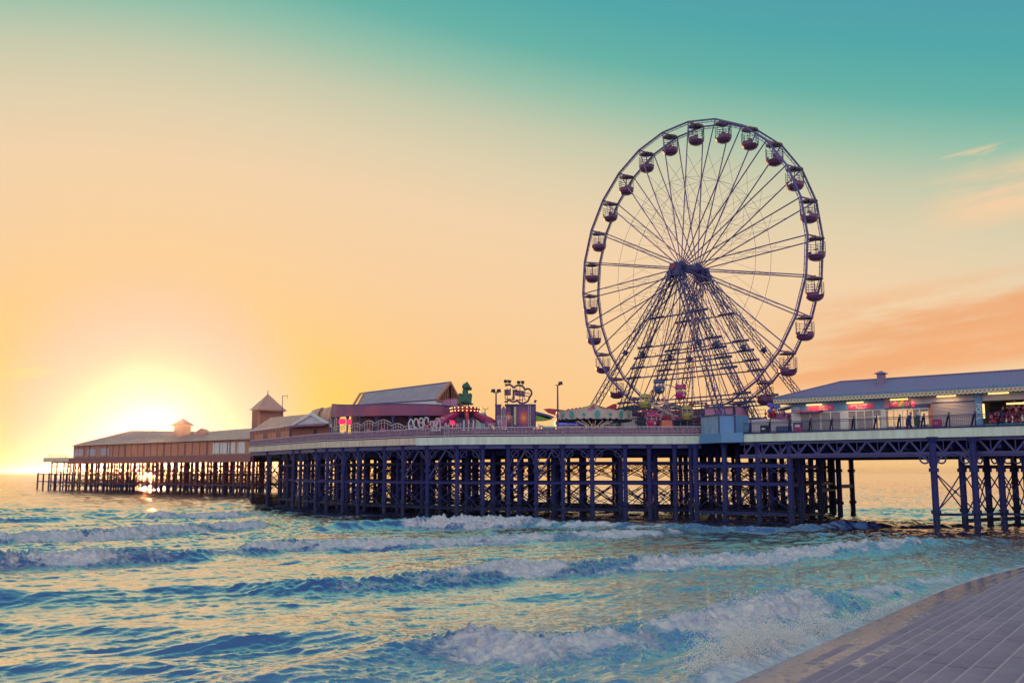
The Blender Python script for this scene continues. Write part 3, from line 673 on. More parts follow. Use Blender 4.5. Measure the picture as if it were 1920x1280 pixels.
# far head: fascia, deck, beams and rods
fz0, fz1 = FBZ, zat(856.5, 290, 90)
far_deck = [FAR0, FAR1, FAR1 + fn * 30, FAR0 + fn * 30]
mb = MB(); mb.prism([z_(p, fz0) for p in far_deck], (0, 0, .55)); pbuild(mb, 'deck', M['deck'])
pbuild(wallstrip([FAR0 - fd * 2 - fn * .15, FAR0 + fd * 14 - fn * .15], fz0 - .6, fz1 - .2, .3, fn), 'fascia', M['fascia_old'])
pbuild(wallstrip([FAR0 + fd * 14.02 - fn * .1, FAR1 - fn * .1], fz0 - 1.2, fz1 - .6, .3, fn), 'fascia', M['wood'])
mb = MB()
for pts in far_rows:
    t_ = bracing(pts, (2.2, 5.4), ((.8, 3.6), (4, 7.6)), .07, .26, 9); mb.add(t_.v, t_.f)
for a_, b_ in zip(far_rows[:-1], far_rows[1:]):
    for p, q in zip(a_, b_): mb.bar(z_(p, 5.4), z_(q, 5.4), .22); mb.tube(z_(p, .8), z_(q, 5.2), .07, 4); mb.tube(z_(p, 5.2), z_(q, .8), .07, 4); mb.bar(z_(p, 8.3), z_(q, 8.3), .5)
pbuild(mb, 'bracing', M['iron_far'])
# link between the far head and the wide middle
LK0, LK1 = FAR1 + fn * 4, FRONT[0] + Vector((3, 3, 0))
mb = MB(); mb.prism([z_(FAR1 + fn * .5, 8.8), z_(FRONT[0] + INW * .4, 8.8), z_(FRONT[0] + Vector((24, 22, 0)), 8.8), z_(FAR1 + fn * 28, 8.8)], (0, 0, .18)); pbuild(mb, 'deck', M['deck'])
mb = MB()
for f in (.15, .3, .42, .6, .75, .9):
    for w in (1, 9, 18):
        p = FAR1 + (FRONT[0] - FAR1) * f + Vector((.7, .7, 0)) * w; mb.tube(z_(p, -2), z_(p, 8.8), .26, 8)
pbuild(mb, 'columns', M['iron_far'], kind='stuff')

# ------------------------------------------------------------------ ferris wheel
WA = P(1277, 500, 120.7); WA = Vector((21.72, 120.72, CAMZ + 25.94)); WR, WL, NG = 19.0, 2.88, 26
WU = Vector((math.cos(.9175), -math.sin(.9175), 0)); WN = Vector((math.sin(.9175), math.cos(.9175), 0))
PH0 = .3327
def build_wheel():
    zc = WA.z - DECK
    w = thing('ferris_wheel', 'giant observation wheel with open hanging gondolas on lattice legs', 'ferris wheel', (WA.x, WA.y, DECK), -.9175)
    ang = [PH0 + 2 * PI * i / NG for i in range(NG)]
    nd = lambda i, y, r=WR: Vector((r * math.sin(ang[i % NG]), y, zc + r * math.cos(ang[i % NG])))
    for y in (0.0, WL):
        mb = MB()
        for i in range(NG): mb.bar(nd(i, y), nd(i + 1, y), .19); mb.bar(nd(i, y, WR - .32), nd(i + 1, y, WR - .32), .07)
        for i in range(NG):
            for k in range(6):
                p = nd(i, y).lerp(nd(i + 1, y), k / 6); q = nd(i, y, WR - .34).lerp(nd(i + 1, y, WR - .34), (k + .5) / 6); mb.tube(p, q, .022, 4)
        mb.build('rim', M['steel'], w)
    hub = MB()
    hub.tube((0, -1.5, zc), (0, WL + 1.5, zc), .40, 16); hub.tube((0, -.2, zc), (0, .0, zc), .85, 20); hub.tube((0, WL, zc), (0, WL + .2, zc), .85, 20)
    hub.tube((0, .3, zc), (0, WL - .3, zc), .55, 16)
    hub.build('hub', M['steel_d'], w)
    cap = MB(); cap.tube((0, -1.75, zc), (0, -1.45, zc), .40, 16, .48); cap.build('hub_cap', M['bar_red'], w)
    for i in range(NG):
        for y, yh in ((0, -.1), (WL, WL + .1)):
            mb = MB(); mb.tube(Vector((0.8 * math.sin(ang[i]), yh, zc + 0.8 * math.cos(ang[i]))), nd(i, y, WR - .1), .075, 6); mb.build('spoke', M['steel'], w)
    br = MB()
    for i in range(NG):
        for y in (0, WL):
            for r in (.62 * WR, ): br.tube(nd(i, y, r), nd(i + 1, y, r), .022, 4, caps=False)
        for r0, r1 in ((.78, .62), (.62, .46), (.46, .3)):
            br.tube(nd(i, 0, r0 * WR), nd(i, WL, r1 * WR), .02, 4, caps=False); br.tube(nd(i, WL, r0 * WR), nd(i, 0, r1 * WR), .02, 4, caps=False)
            br.tube(nd(i, 0, r1 * WR), nd(i, WL, r1 * WR), .02, 4, caps=False)
        br.tube(nd(i, 0, .62 * WR), nd(i + 1, 0, .3 * WR), .016, 4, caps=False); br.tube(nd(i + 1, WL, .62 * WR), nd(i, WL, .3 * WR), .016, 4, caps=False)
    br.build('bracing', M['steel'], w)
    for i in range(NG):
        mb = MB(); mb.bar(nd(i, .1), nd(i, WL - .1), .15); mb.build('crossbar', M['bar_red'], w)
    # one gondola, then copies
    can = MB(); can.lathe([(.02, -.05), (.55, -.10), (1.0, -.26), (1.02, -.31), (.95, -.28), (.5, -.16), (.02, -.13)], n=22)
    tub = MB(); tub.lathe([(.05, -2.85), (.45, -2.82), (.80, -2.64), (1.0, -2.34), (1.04, -2.0), (1.04, -1.90), (.98, -1.90), (.95, -2.3), (.6, -2.6), (.05, -2.7)], n=24, skip=lambda j, i: (j in (3, 4, 5, 6) and i in (17, 18, 19)))
    cg = MB()
    for z in (-1.65, -1.35, -1.05, -.75): cg.path([(1.02 * math.cos(t), 1.02 * math.sin(t), z) for t in [PI * 1.58 + 2 * PI * .86 * k / 20 for k in range(21)]], .028, 4)
    for k in range(8):
        t = PI * 1.60 + 2 * PI * .82 * k / 7; cg.tube((1.02 * math.cos(t), 1.02 * math.sin(t), -2.0), (1.02 * math.cos(t), 1.02 * math.sin(t), -.68), .030, 4)
    seat = MB(); seat.lathe([(.30, -2.55), (.30, -2.15), (.80, -2.15), (.80, -2.25)], n=18)
    hg = MB(); hg.tube((0, 0, 0), (0, 0, -2.7), .05, 8); hg.tube((0, 0, -1.55), (0, 0, -1.5), .28, 12); hg.tube((0, -.22, 0), (0, .22, 0), .12, 10)
    g0 = tub.build('gondola', M['tub'], w, smooth=False)
    subs = [can.build('canopy', M['tub'], g0), cg.build('cage', M['steel_d'], g0), hg.build('hanger', M['bar_red'], g0), seat.build('seat', M['steel_d'], g0)]
    for i in range(NG):
        if i == 0: g = g0
        else:
            g = g0.copy(); C.objects.link(g); g.parent = w
            for s_ in subs: c_ = s_.copy(); C.objects.link(c_); c_.parent = g
        g.location = nd(i, WL / 2); g.rotation_euler = (0, 0, random.choice((0, .5, -.6, 1.2, 2.4)) + random.uniform(-.2, .2))
    # lattice legs: four A-frames
    def lattice(mb, p, q, w_=.72, step=1.0):
        d = (q - p); L = d.length; d.normalize(); a = d.cross(Vector((0, 1, 0))).normalized() * w_ / 2; b_ = d.cross(a).normalized() * w_ / 2
        cs = [a + b_, a - b_, -a - b_, -a + b_]; n = int(L / step)
        for c_ in cs: mb.bar(p + c_, q + c_, .105)
        for k in range(n):
            for j in range(4):
                c0, c1 = cs[j], cs[(j + 1) % 4]
                if k % 2: c0, c1 = c1, c0
                mb.tube(p + d * (L * k / n) + c0, p + d * (L * (k + 1) / n) + c1, .038, 4, caps=False)
        return a, b_
    legs = {}
    for fi, (y0, y1) in enumerate(((-1.4, -7.4), (-1.1, -1.0), (WL + 1.1, WL + 1.2), (WL + 1.4, WL + 9.4))):
        for sgn in (-1, 1):
            p = Vector((sgn * .6, y0, zc - .9)); q = Vector((sgn * 12.9, y1, .0)); mb = MB(); lattice(mb, p, q)
            m_ = p.lerp(q, .46); mb.tube(m_ - (q - p).normalized() * .28, m_ + (q - p).normalized() * .28, .40, 8, .30); mb.box(p, (.7, .7, .8)); mb.box((q.x, q.y, .2), (1.6, 1.6, .4))
            mb.build('support_leg', M['steel_d'], w); legs[fi, sgn] = (p, q)
    for y in (-1.3, WL + 1.3):
        hd = MB(); hd.prism([(-.55, y - .3, zc + .45), (.55, y - .3, zc + .45), (1.15, y - .3, zc - 1.2), (-1.15, y - .3, zc - 1.2)], (0, .6, 0)); hd.build('bearing_block', M['steel_d'], w)
    for fi in (1, 2):
        for f in (.25, .42, .48, .54, .60, .75, .80, .91):
            a = legs[fi, -1][0].lerp(legs[fi, -1][1], f); b_ = legs[fi, 1][0].lerp(legs[fi, 1][1], f); e = (b_ - a).normalized()
            mb = MB(); mb.bar(a - e * 1.3, b_ + e * 1.3, .16); mb.bar(a - e * 1.3 + Vector((0, 0, .16)), a + e * 1.3 + Vector((0, 0, .16)), .12); mb.bar(b_ - e * 1.3 + Vector((0, 0, .16)), b_ + e * 1.3 + Vector((0, 0, .16)), .12)
            n = int((b_ - a).length / 2.4)
            for k in range(1, n): c_ = a.lerp(b_, k / n); mb.tube(c_, c_ + Vector((0, 0, .5)), .03, 4)
            mb.build('cross_beam', M['steel_d'], w)
    st_ = MB()
    for fi in (1, 2):
        for k in range(7):
            f = (k + 1) / 8; a = legs[fi, -1][0].lerp(legs[fi, -1][1], .48); b_ = legs[fi, 1][0].lerp(legs[fi, 1][1], .48); t_ = a.lerp(b_, f)
            a2 = legs[fi, -1][0].lerp(legs[fi, -1][1], .95); b2 = legs[fi, 1][0].lerp(legs[fi, 1][1], .95)
            st_.tube(t_, a2.lerp(b2, f), .03, 4); st_.tube((0, t_.y, zc - 1.5), t_, .03, 4)
    st_.build('stay_cable', M['steel_d'], w)
    pl = MB(); pl.b(-8.6, 8.6, -2.2, -.9, 2.55, 2.8); pl.b(-8.6, 8.6, WL + .9, WL + 2.2, 2.55, 2.8)
    for k in range(9):
        x = -8.4 + 2.1 * k
        for y in (-2.15, WL + 2.15): pl.tube((x, y, 0), (x, y, 3.8), .05, 5)
    for y in (-2.15, WL + 2.15): pl.tube((-8.4, y, 3.8), (8.4, y, 3.8), .04, 4); pl.tube((-8.4, y, 3.3), (8.4, y, 3.3), .03, 4)
    pl.build('boarding_platform', M['steel_d'], w)
build_wheel()

# ------------------------------------------------------------------ shop with corrugated roof on the right
AZR = math.atan2(ER.y, ER.x)
def build_shop():
    S0 = R0 + MR * 4.6; s0 = on_line(1486, S0, ER); o = S0 + ER * s0; ln = 34.0; dp = 9.0
    sh = thing('shop', 'long low shop with corrugated hipped roof and lit red signs', 'shop', (o.x, o.y, DECK), AZR)
    Yo = o.y
    sx = lambda px: on_line(px, o, ER)                      # local x of a pixel column on the shop front
    def sz(px, py): p = o + ER * sx(px); return zat(py, p.y, px) - DECK
    zt = sz(1700, 745); ze = sz(1700, 737) ; zr = zat(694, (o + ER * sx(1910) + MR * 4.5).y, 1915) - DECK
    # walls (front left open for doors, windows and the stall)
    def ww(x0, x1, z0, z1, m, name='wall', y0=0.0, y1=.2, **k): mb = MB(); mb.b(x0, x1, y0, y1, z0, z1); return mb.build(name, m, sh, **k)
    zd = sz(1560, 771)                                      # door heads
    mb = MB(); mb.b(0, ln, dp - .2, dp, 0, zt); mb.b(0, .2, .2, dp - .2, 0, zt); mb.b(ln - .2, ln, .2, dp - .2, 0, zt); mb.build('wall', M['grey'], sh)
    xs = [0, sx(1506), sx(1578), sx(1592), sx(1655), sx(1662), sx(1744), sx(1752), sx(1834), sx(1846), sx(1960), ln]
    ww(0, xs[5], zd, zt, M['blue'], label=None) if False else ww(0, xs[5], zd, zt, M['blue'])
    ww(xs[5], ln, zd + .35, zt, M['grey'])
    ww(xs[5], xs[6] + .25, zd - .05, zd + .348, M['navy'])
    ww(0, xs[1] - .25, 0, zd - .002, M['white']); ww(xs[2], xs[3], 0, zd - .002, M['white']); ww(xs[4], xs[5], 0, zd - .002, M['white']); ww(xs[6] + .02, xs[7], 0, zd + .346, M['timber'])
    ww(xs[8], xs[9], 0, zt + .01, M['blue'], name='pillar', y0=-.25)
    ww(xs[10], ln, 0, zd + .346, M['grey'])
    fl = MB(); fl.b(.2, ln - .2, .25, dp - .2, .01, .05); fl.build('floor', M['grey'], sh)
    # corrugated roof: hipped at the left end
    def roof():
        mb = MB(); y0, y1, ov = -1.15, dp + .6, 1.35; x0 = -1.5; ym = (y0 + y1) / 2; hx = x0 + 5.2; xe = ln + 1; z0 = ze + .12
        st_ = .17; n = int((xe - x0) / st_)
        for sgn in (0, 1):
            ya = y0 if sgn == 0 else y1; idx = []
            vs = []; fs = []
            for k in range(n + 1):
                x = x0 + k * st_; f = min(1.0, (x - x0) / (hx - x0)); cz = .03 * (1 if k % 2 else -1)
                vs += [(x, ya, z0 + cz), (x, ya + (ym - ya) * f, z0 + (zr - z0) * f + cz)]
            for k in range(n): fs.append((2 * k, 2 * k + 2, 2 * k + 3, 2 * k + 1) if sgn == 0 else (2 * k + 1, 2 * k + 3, 2 * k + 2, 2 * k))
            mb.add(vs, fs)
        m2 = 46; vs = []; fs = []
        for k in range(m2 + 1):
            y = y0 + (y1 - y0) * k / m2; f = 1 - abs(y - ym) / (ym - y0); cz = .03 * (1 if k % 2 else -1); vs += [(x0, y, z0 + cz), (x0 + (hx - x0) * f, y, z0 + (zr - z0) * f + cz)]
        for k in range(m2): fs.append((2 * k + 1, 2 * k + 3, 2 * k + 2, 2 * k))
        mb.add(vs, fs)
        r = mb.build('roof', M['roof'], sh)
        t = MB(); t.tube((hx, ym, zr + .05), (xe, ym, zr + .05), .10, 6); t.tube((x0, y0, z0 + .05), (hx, ym, zr + .05), .07, 6); t.tube((x0, y1, z0 + .05), (hx, ym, zr + .05), .07, 6); t.build('ridge_cap', M['roof'], r)
        g = MB(); g.b(x0, xe, y0 - .02, y0 + .14, z0 - .14, z0 - .02); g.b(x0 - .02, x0 + .14, y0, y1, z0 - .14, z0 - .02); g.build('gutter', M['blue'], r)
        s_ = MB(); s_.b(x0 + .1, xe, y0 + .1, .0, z0 - .20, z0 - .145); s_.b(x0 + .1, -.01, .01, y1 - .1, z0 - .20, z0 - .145); s_.build('soffit', M['grey'], r)
        # scalloped valance with small printed squares
        v = MB(); hgt = .44; nv = int((xe - x0) / .38)
        for k in range(nv):
            xa = x0 + k * .38; v.prism([(xa, y0 + .05, z0 - .15), (xa + .376, y0 + .05, z0 - .15), (xa + .376, y0 + .05, z0 - .15 - hgt + .1), (xa + .29, y0 + .05, z0 - .15 - hgt), (xa + .09, y0 + .05, z0 - .15 - hgt), (xa, y0 + .05, z0 - .15 - hgt + .1)], (0, .03, 0))
        for k in range(int((y1 - y0) / .38)):
            ya = y0 + .1 + k * .38; v.prism([(x0 + .05, ya, z0 - .15), (x0 + .05, ya + .376, z0 - .15), (x0 + .05, ya + .376, z0 - .15 - hgt + .1), (x0 + .05, ya + .19, z0 - .15 - hgt), (x0 + .05, ya, z0 - .15 - hgt + .1)], (.03, 0, 0))
        va = v.build('valance', mat('valance_cream', (.74, .66, .48), .7, .12, 2.0), r)
        q = MB()
        for k in range(nv): q.b(x0 + k * .38 + .09, x0 + k * .38 + .29, y0 + .035, y0 + .048, z0 - .44, z0 - .26)
        q.build('valance_motif', mat('valance_brown', (.42, .26, .20), .7, .2, 2.0), r)['kind'] = 'stuff'
        xv = sx(1640); vt = MB(); yv = ym - 1.6; zv = z0 + (zr - z0) * (1 - 1.6 / (ym - y0))
        vt.b(xv - .34, xv + .34, yv - .34, yv + .34, zv - .25, zv + .95); vt.prism([(xv - .54, yv - .54, zv + 0.95), (xv + .54, yv - .54, zv + 0.95), (xv + .54, yv + .54, zv + 0.95), (xv - .54, yv + .54, zv + 0.95)], (0, 0, .06))
        vt.add([(xv - .54, yv - .54, zv + 1.01), (xv + .54, yv - .54, zv + 1.01), (xv + .54, yv + .54, zv + 1.01), (xv - .54, yv + .54, zv + 1.01), (xv, yv, zv + 1.30)], [(0, 1, 4), (1, 2, 4), (2, 3, 4), (3, 0, 4)])
        vt.build('roof_vent', M['roof'], r)
    roof()
    # interior back wall (part lit) seen through the glass
    iw = MB(); iw.b(xs[1], xs[4], 3.4, 3.5, .05, zd); iw.build('inner_wall', mat('inner_cream', (.55, .50, .40), .7, .15, .6), sh)
    for a, b_, c_, d_ in ((1640, 1648, 806, 779), (1651, 1656, 806, 776), (1665, 1683, 799, 768), (1684, 1700, 799, 768), (1703, 1712, 799, 768), (1727, 1741, 795, 771)):
        lb = MB(); lb.b(sx(a), sx(b_), .42, .46, max(.1, sz(a, c_)), sz(a, d_)); lb.build('lit_panel', M['lit'], sh)
    # glazed fronts
    def glazing(x0, x1, z0, z1, cols, rows_=(), fr=.10, name='window'):
        f = MB(); f.b(x0, x1, .02, .16, z1 - fr, z1); f.b(x0, x1, .02, .16, z0, z0 + fr)
        for k in range(cols + 1):
            x = x0 + (x1 - x0) * k / cols; f.b(x - fr / 2, x + fr / 2, .03, .15, z0 + fr, z1 - fr)
        for r_ in rows_: f.b(x0, x1, .04, .14, r_ - .05, r_ + .05)
        wdw = f.build(name, M['white'], sh)
        p = MB(); p.b(x0 + .02, x1 - .02, .085, .095, z0 + .02, z1 - .02); p.build('pane', M['clear'], wdw)
        return wdw
    M['clear'] = mat('clear_pane', (.55, .52, .60), .08, .1, 1.0, spec=.6)
    bsd = M['clear'].node_tree.nodes['Principled BSDF']; bsd.inputs['Alpha'].default_value = .30
    glazing(xs[1] - .25, sx(1540), .05, zd - .01, 2, name='door'); glazing(sx(1541), xs[2], .05, zd - .01, 2, name='window')
    glazing(xs[3], xs[4], .05, zd - .01, 4, (zd * .68,), .09); glazing(xs[5], xs[6], .05, zd - .06, 5, (), .09, 'door')
    # roller shutter
    s_ = MB(); x0, x1 = xs[7], xs[8]; z1 = zd + .34; n = 22
    for k in range(n): s_.prism([(x0, .06, z1 * k / n), (x0, .02, z1 * (k + .5) / n), (x0, .06, z1 * (k + .97) / n), (x0, .12, z1 * (k + .5) / n)], (x1 - x0, 0, 0))
    s_.build('shutter', M['shutter'], sh)
    b_ = MB(); b_.b(x0, x1, -.04, .16, z1 + .0, z1 + .12); b_.build('shutter_box', M['navy'], sh)
    # stall with prizes on the far right
    st_ = MB(); st_.b(xs[9], xs[10], 2.4, 2.5, .06, zd + .34); st_.build('stall_back', M['dark'], sh)
    ct_ = MB(); ct_.b(xs[9] + .1, xs[10] - .1, .1, .9, .05, .75); ct_.build('counter', M['teal'], sh)
    rnd = random.Random(11)
    pz = {'red': MB(), 'orange': MB(), 'pink': MB(), 'white': MB(), 'magenta': MB()}
    for k in range(240):
        x = rnd.uniform(xs[9] + .3, xs[10] - .2); z = .85 + (zd - .7) * rnd.random() ** 1.1; c_ = rnd.choice(list(pz))
        if x < xs[9] + 1.6 and z > 1.8: continue
        r_ = rnd.uniform(.07, .17); y = rnd.uniform(.5, 2.1); pz[c_].ball((x, y, z), r_, 3); pz[c_].ball((x + rnd.uniform(-.05, .05), y, z + r_ * 1.1), r_ * .62, 3)
    for k in pz: o_ = pz[k].build('prizes', M[k], sh); o_['kind'] = 'stuff'
    # fluorescent tubes
    for a, b2, py, yy in ((1519, 1548, 759, -.5), (1595, 1626, 755, -.5), (1677, 1710, 749, -.5), (1765, 1801, 743, -.5), (1862, 1901, 737.5, -.5), (1893, 1960, 755.5, -.12)):
        l = MB(); z = sz((a + b2) / 2, py); l.tube((sx(a), yy, z), (sx(b2), yy, z), .085, 8); l.build('strip_light', M['lamp'], sh)
    l = MB(); x = sx(1849); l.tube((x, -.08, sz(1849, 784)), (x, -.08, sz(1849, 757)), .10, 8); l.build('strip_light', M['lamp'], sh)
    for i_, (a, b2) in enumerate(((1595, 1626), (1519, 1548), (1690, 1710), (1765, 1801))):
        L = bpy.data.lights.new('strip_lamp', 'AREA'); L.energy = 14; L.color = (1, .6, .25); L.shape = 'RECTANGLE'; L.size = 2.0; L.size_y = .15
        lo = bpy.data.objects.new('strip_lamp', L); C.objects.link(lo); lo.parent = sh; lo.location = (sx((a + b2) / 2), -.5, sz(1600, 758)); lo.rotation_euler = (math.radians(35), 0, 0)
    # signs
    RX90 = (PI / 2, 0, 0)
    def board(x0, x1, z0, z1, m, name='sign', y=-.06, **k): mb = MB(); mb.b(x0, x1, y, -.003, z0, z1); o_ = mb.build(name, m, sh); return o_
    def heart(parent, x, z, s, m, y=-.085):
        mb = MB()
        for sc in (1.0, .62): mb.path([(x + s * sc * (16 * math.sin(t) ** 3) / 17, y, z + s * sc * (13 * math.cos(t) - 5 * math.cos(2 * t) - 2 * math.cos(3 * t) - math.cos(4 * t)) / 17) for t in [2 * PI * k / 28 for k in range(28)]], s * .085, 4, True)
        mb.build('heart_emblem', m, parent)
    wm = M['white']
    x0, x1 = sx(1594), sx(1643); zb, zt2 = sz(1620, 766.5), sz(1620, 756); s1 = board(x0, x1, zb, zt2, M['magenta_sign']); s1['label'] = 'red sign reading Ice Cream Parlour'
    xc = (x0 + x1) / 2; zc = (zb + zt2) / 2
    text('lettering', 'Ice Cream', .36, wm, s1, (xc, -.065, zc + .15), RX90); text('lettering', 'Parlour', .36, wm, s1, (xc, -.065, zc - .17), RX90)
    heart(s1, x0 + .38, zc + .06, .15, wm); heart(s1, x1 - .38, zc + .06, .15, wm)
    x0, x1 = sx(1519), sx(1565); zb, zt2 = sz(1540, 769.5), sz(1540, 760); s2 = board(x0, x1, zb, zt2, M['magenta_sign']); s2['label'] = 'red sign with white script lettering above the awning'
    text('lettering', 'Hot', .36, wm, s2, (x0 + (x1 - x0) * .55, -.065, (zb + zt2) / 2 + .17), RX90); text('lettering', 'Donuts', .34, wm, s2, (x0 + (x1 - x0) * .62, -.065, (zb + zt2) / 2 - .16), RX90); heart(s2, x1 - .3, (zb + zt2) / 2, .14, wm)
    aw = MB(); x0, x1 = sx(1496), sx(1546); za, zb2 = sz(1520, 769), sz(1520, 773.5); aw.prism([(x0, -.004, za), (x0, -.9, za - .12), (x0, -.9, zb2), (x0, -.85, zb2), (x0, -.004, za - .1)], (x1 - x0, 0, 0)); a_ = aw.build('awning', M['magenta'], sh)
    lm = MB(); za2 = (za - .12 + zb2) / 2
    for k in range(16):
        xk = x0 + .25 + (x1 - x0 - .5) * k / 15
        if k not in (4, 5, 11): lm.b(xk - .045, xk + .045, -.915, -.902, za2 - .05, za2 + (.06 if k % 3 else .10))
    lm.build('faded_lettering', mat('pink_lettering', (.6, .28, .45), .5, .1), a_)['kind'] = 'stuff'
    for a, b2, col in ((1672, 1686, 'magenta_sign'), (1687, 1699, 'pic_green'), (1700, 1712, 'pic_purple'), (1714, 1720, 'magenta_sign')):
        x0, x1 = sx(a), sx(b2); zb, zt2 = sz(a, 763), sz(a, 750.5); s_ = board(x0, x1, zb, zt2, M[col]); zc = (zb + zt2) / 2
        if col == 'magenta_sign': heart(s_, (x0 + x1) / 2, zc + .12, min(.28, (x1 - x0) * .4), wm)
        elif col == 'pic_green':
            k_ = MB(); k_.prism([(x0 + .06, -.07, zb + .05), (x0 + .3, -.07, zb + .1), (x1 + .05, -.07, zt2 - .1), (x1 - .12, -.07, zt2 - .02), (x1 - .34, -.07, zt2 - .16)], (0, -.02, 0)); k_.build('ice_cream_cone', M['orange'], s_)
        else:
            k_ = MB()
            for q in range(9): k_.ball((rnd.uniform(x0 + .1, x1 - .1), -.07, rnd.uniform(zb + .1, zt2 - .1)), .05, 3)
            k_.build('picture_dots', M['pink'], s_)
    sp = board(sx(1660), sx(1671), sz(1665, 765), sz(1665, 753), M['pink'])
    pillar = MB(); text('lettering', 'POOL', .62, wm, sh, (sx(1840), -.262, sz(1840, 772.5)), (PI / 2, PI / 2, 0), depth=.01)
    # louvres and toy picture at the left end
    lv = MB()
    for k in range(9): z = sz(1494, 793) + k * .2; lv.prism([(sx(1489), -.01, z), (sx(1489), -.07, z + .03), (sx(1489), -.07, z + .10), (sx(1489), -.01, z + .12)], (sx(1502) - sx(1489), 0, 0))
    lv.build('louvre', M['white'], sh)
    return sh, o
M['magenta_sign'] = mat('magenta_sign', (.60, .03, .14), .4, .25, 1.0, emit=(1.0, .05, .2), es=.12)
M['pic_green'] = mat('green_picture', (.06, .22, .07), .5, .3, 3.0); M['pic_purple'] = mat('purple_picture', (.22, .03, .14), .5, .5, 5.0)
shop, SO = build_shop()

# ------------------------------------------------------------------ railing along the right walkway
def build_railing():
    p0 = R0 + MR * .22; a = math.atan2(ER.y, ER.x); L = 58.0
    r = thing('railing', 'black iron railing with raking struts along the right-hand walkway', 'railing', (p0.x, p0.y, FT), a)
    n = 26
    for k in range(n):
        x = .9 + k * 2.25; mb = MB(); mb.bar((x, 0, 0), (x, 0, 1.22), .10); mb.ball((x, 0, 1.25), .08, 4); mb.build('post', M['iron'], r)
        mb = MB(); mb.bar((x - .12, .08, 1.0), (x - .75, 1.0, -.2), .13); mb.build('strut', M['iron'], r)
    mb = MB(); mb.bar((0, 0, 1.05), (L, 0, 1.05), .05); mb.bar((0, 0, .86), (L, 0, .86), .035); mb.bar((0, 0, .08), (L, 0, .08), .05); mb.build('hand_rail', M['iron'], r)
    mb = MB()
    for k in range(int(L / .165)): x = k * .165; mb.tube((x, 0, .08), (x, 0, .90), .013, 4, caps=False); mb.path([(x + .0825 + .06 * math.cos(t), 0, .955 + .06 * math.sin(t)) for t in (0, 1.57, 3.14, 4.71)], .012, 3, True)
    o = mb.build('balusters', M['iron'], r); o['kind'] = 'stuff'
build_railing()

# ornate cast balustrade round the middle of the pier
def build_balustrade():
    b = thing('balustrade', 'ornate weathered cast iron balustrade round the wide middle of the pier', 'balustrade', (FRONT[4].x, FRONT[4].y, FT)); og = (FRONT[4].x, FRONT[4].y, FT - .12)
    pl = [p + INW * .18 for p in FRONT]; pts = dist_pts(pl, .42)
    rl, orn, sl = MB(), MB(), MB(); z0 = FT - .12
    for p, q in zip(pl[:-1], pl[1:]):
        rl.bar(z_(p, z0 + .95), z_(q, z0 + .95), .07); rl.bar(z_(p, z0 + .06), z_(q, z0 + .06), .08); sl.bar(z_(p, z0 + .40), z_(q, z0 + .40), .10)
    for i, (p, q) in enumerate(zip(pts[:-1], pts[1:])):
        n = Vector((0, 0, 1)); A = z_(p, z0 + .46); B = z_(q, z0 + .46); up = Vector((0, 0, .42))
        c = (A + B) / 2 + up / 2
        orn.path([c + (B - A) * (.44 * math.cos(t)) + Vector((0, 0, .19 * math.sin(t))) for t in [2 * PI * k / 9 for k in range(9)]], .035, 4, True)
        orn.bar(A, A + up, .06); orn.bar(A, c, .05); orn.bar(c, B + up * 1.0, .05); orn.tube(z_(p, z0), z_(p, z0 + .4), .03, 4)
        orn.bar(z_(p, z0 + .1), z_(q, z0 + .36), .045); orn.bar(z_(p, z0 + .36), z_(q, z0 + .1), .045)
    rl.build('hand_rail', M['rail'], b, og); sl.build('mid_rail', M['cast'], b, og); o = orn.build('ornament', M['cast'], b, og); o['kind'] = 'stuff'
    for i, p in enumerate(dist_pts(pl, 3.4, .5)):
        mb = MB(); mb.bar(z_(p, z0), z_(p, z0 + 1.05), .10); mb.build('post', M['cast'], b, og)
    # bench backing behind the ornament
    mb = wallstrip([f + INW * .55 for f in FRONT], DECK + .02, FT + .62, .08, INW); mb.build('bench_back', mat('bench_plum', (.27, .16, .27), .7, .4, 2.5), b, og)
build_balustrade()

# ------------------------------------------------------------------ corner shelter, booth and hut by the wheel
def poly_thing(name, label, cat, pts, z0, z1, m, part='wall', capm=None):
    c = sum(pts, Vector((0, 0, 0))) / len(pts); t = thing(name, label, cat, (c.x, c.y, z0)); og = (c.x, c.y, z0)
    mb = MB(); mb.prism([z_(p, z0) for p in pts], (0, 0, z1 - z0)); mb.build(part, m, t, og)
    return t, og
k0, k1, k2 = V2(P(1315.5, 800, 108.6)), V2(P(1349, 800, 104.6)), V2(P(1378, 800, 104.4))
t, og = poly_thing('shelter', 'blue wooden shelter at the corner of the pier, one panel worn pale', 'shelter', [k0, k1, k2, k2 + MR * 2.6 + INW * .5, k0 + INW * 2.6], FT + .02, zat(779, 106, 1350), M['blue'])
mb = MB(); d = (k1 - k0); n = Vector((d.y, -d.x, 0)).normalized() * .05; z0, z1 = FT + .02, zat(779.5, 106, 1350)
mb.add([z_(k0 + n, z0), z_(k1 + n, z0), z_(k1 + n, z1), z_(k0 + n, z1), z_(k0 + n * .1, z0), z_(k1 + n * .1, z0), z_(k1 + n * .1, z1), z_(k0 + n * .1, z1)], [(0, 1, 2, 3), (3, 2, 6, 7), (1, 5, 6, 2), (0, 3, 7, 4), (0, 4, 5, 1)])
mb.build('worn_panel', M['blue_worn'], t, og)
mb = MB(); mb.path([z_(k0 + n * 1.5, z1 + .05), z_(k1 + n * 1.5, z1 + .05), z_(k2 - MR * .05, z1 + .05)], .09, 4); mb.bar(z_(k1 + n, z0), z_(k1 + n, z1), .12); mb.bar(z_(k2 + MR * .0, z0), z_(k2, z1), .18); mb.build('trim', M['iron2'], t, og)
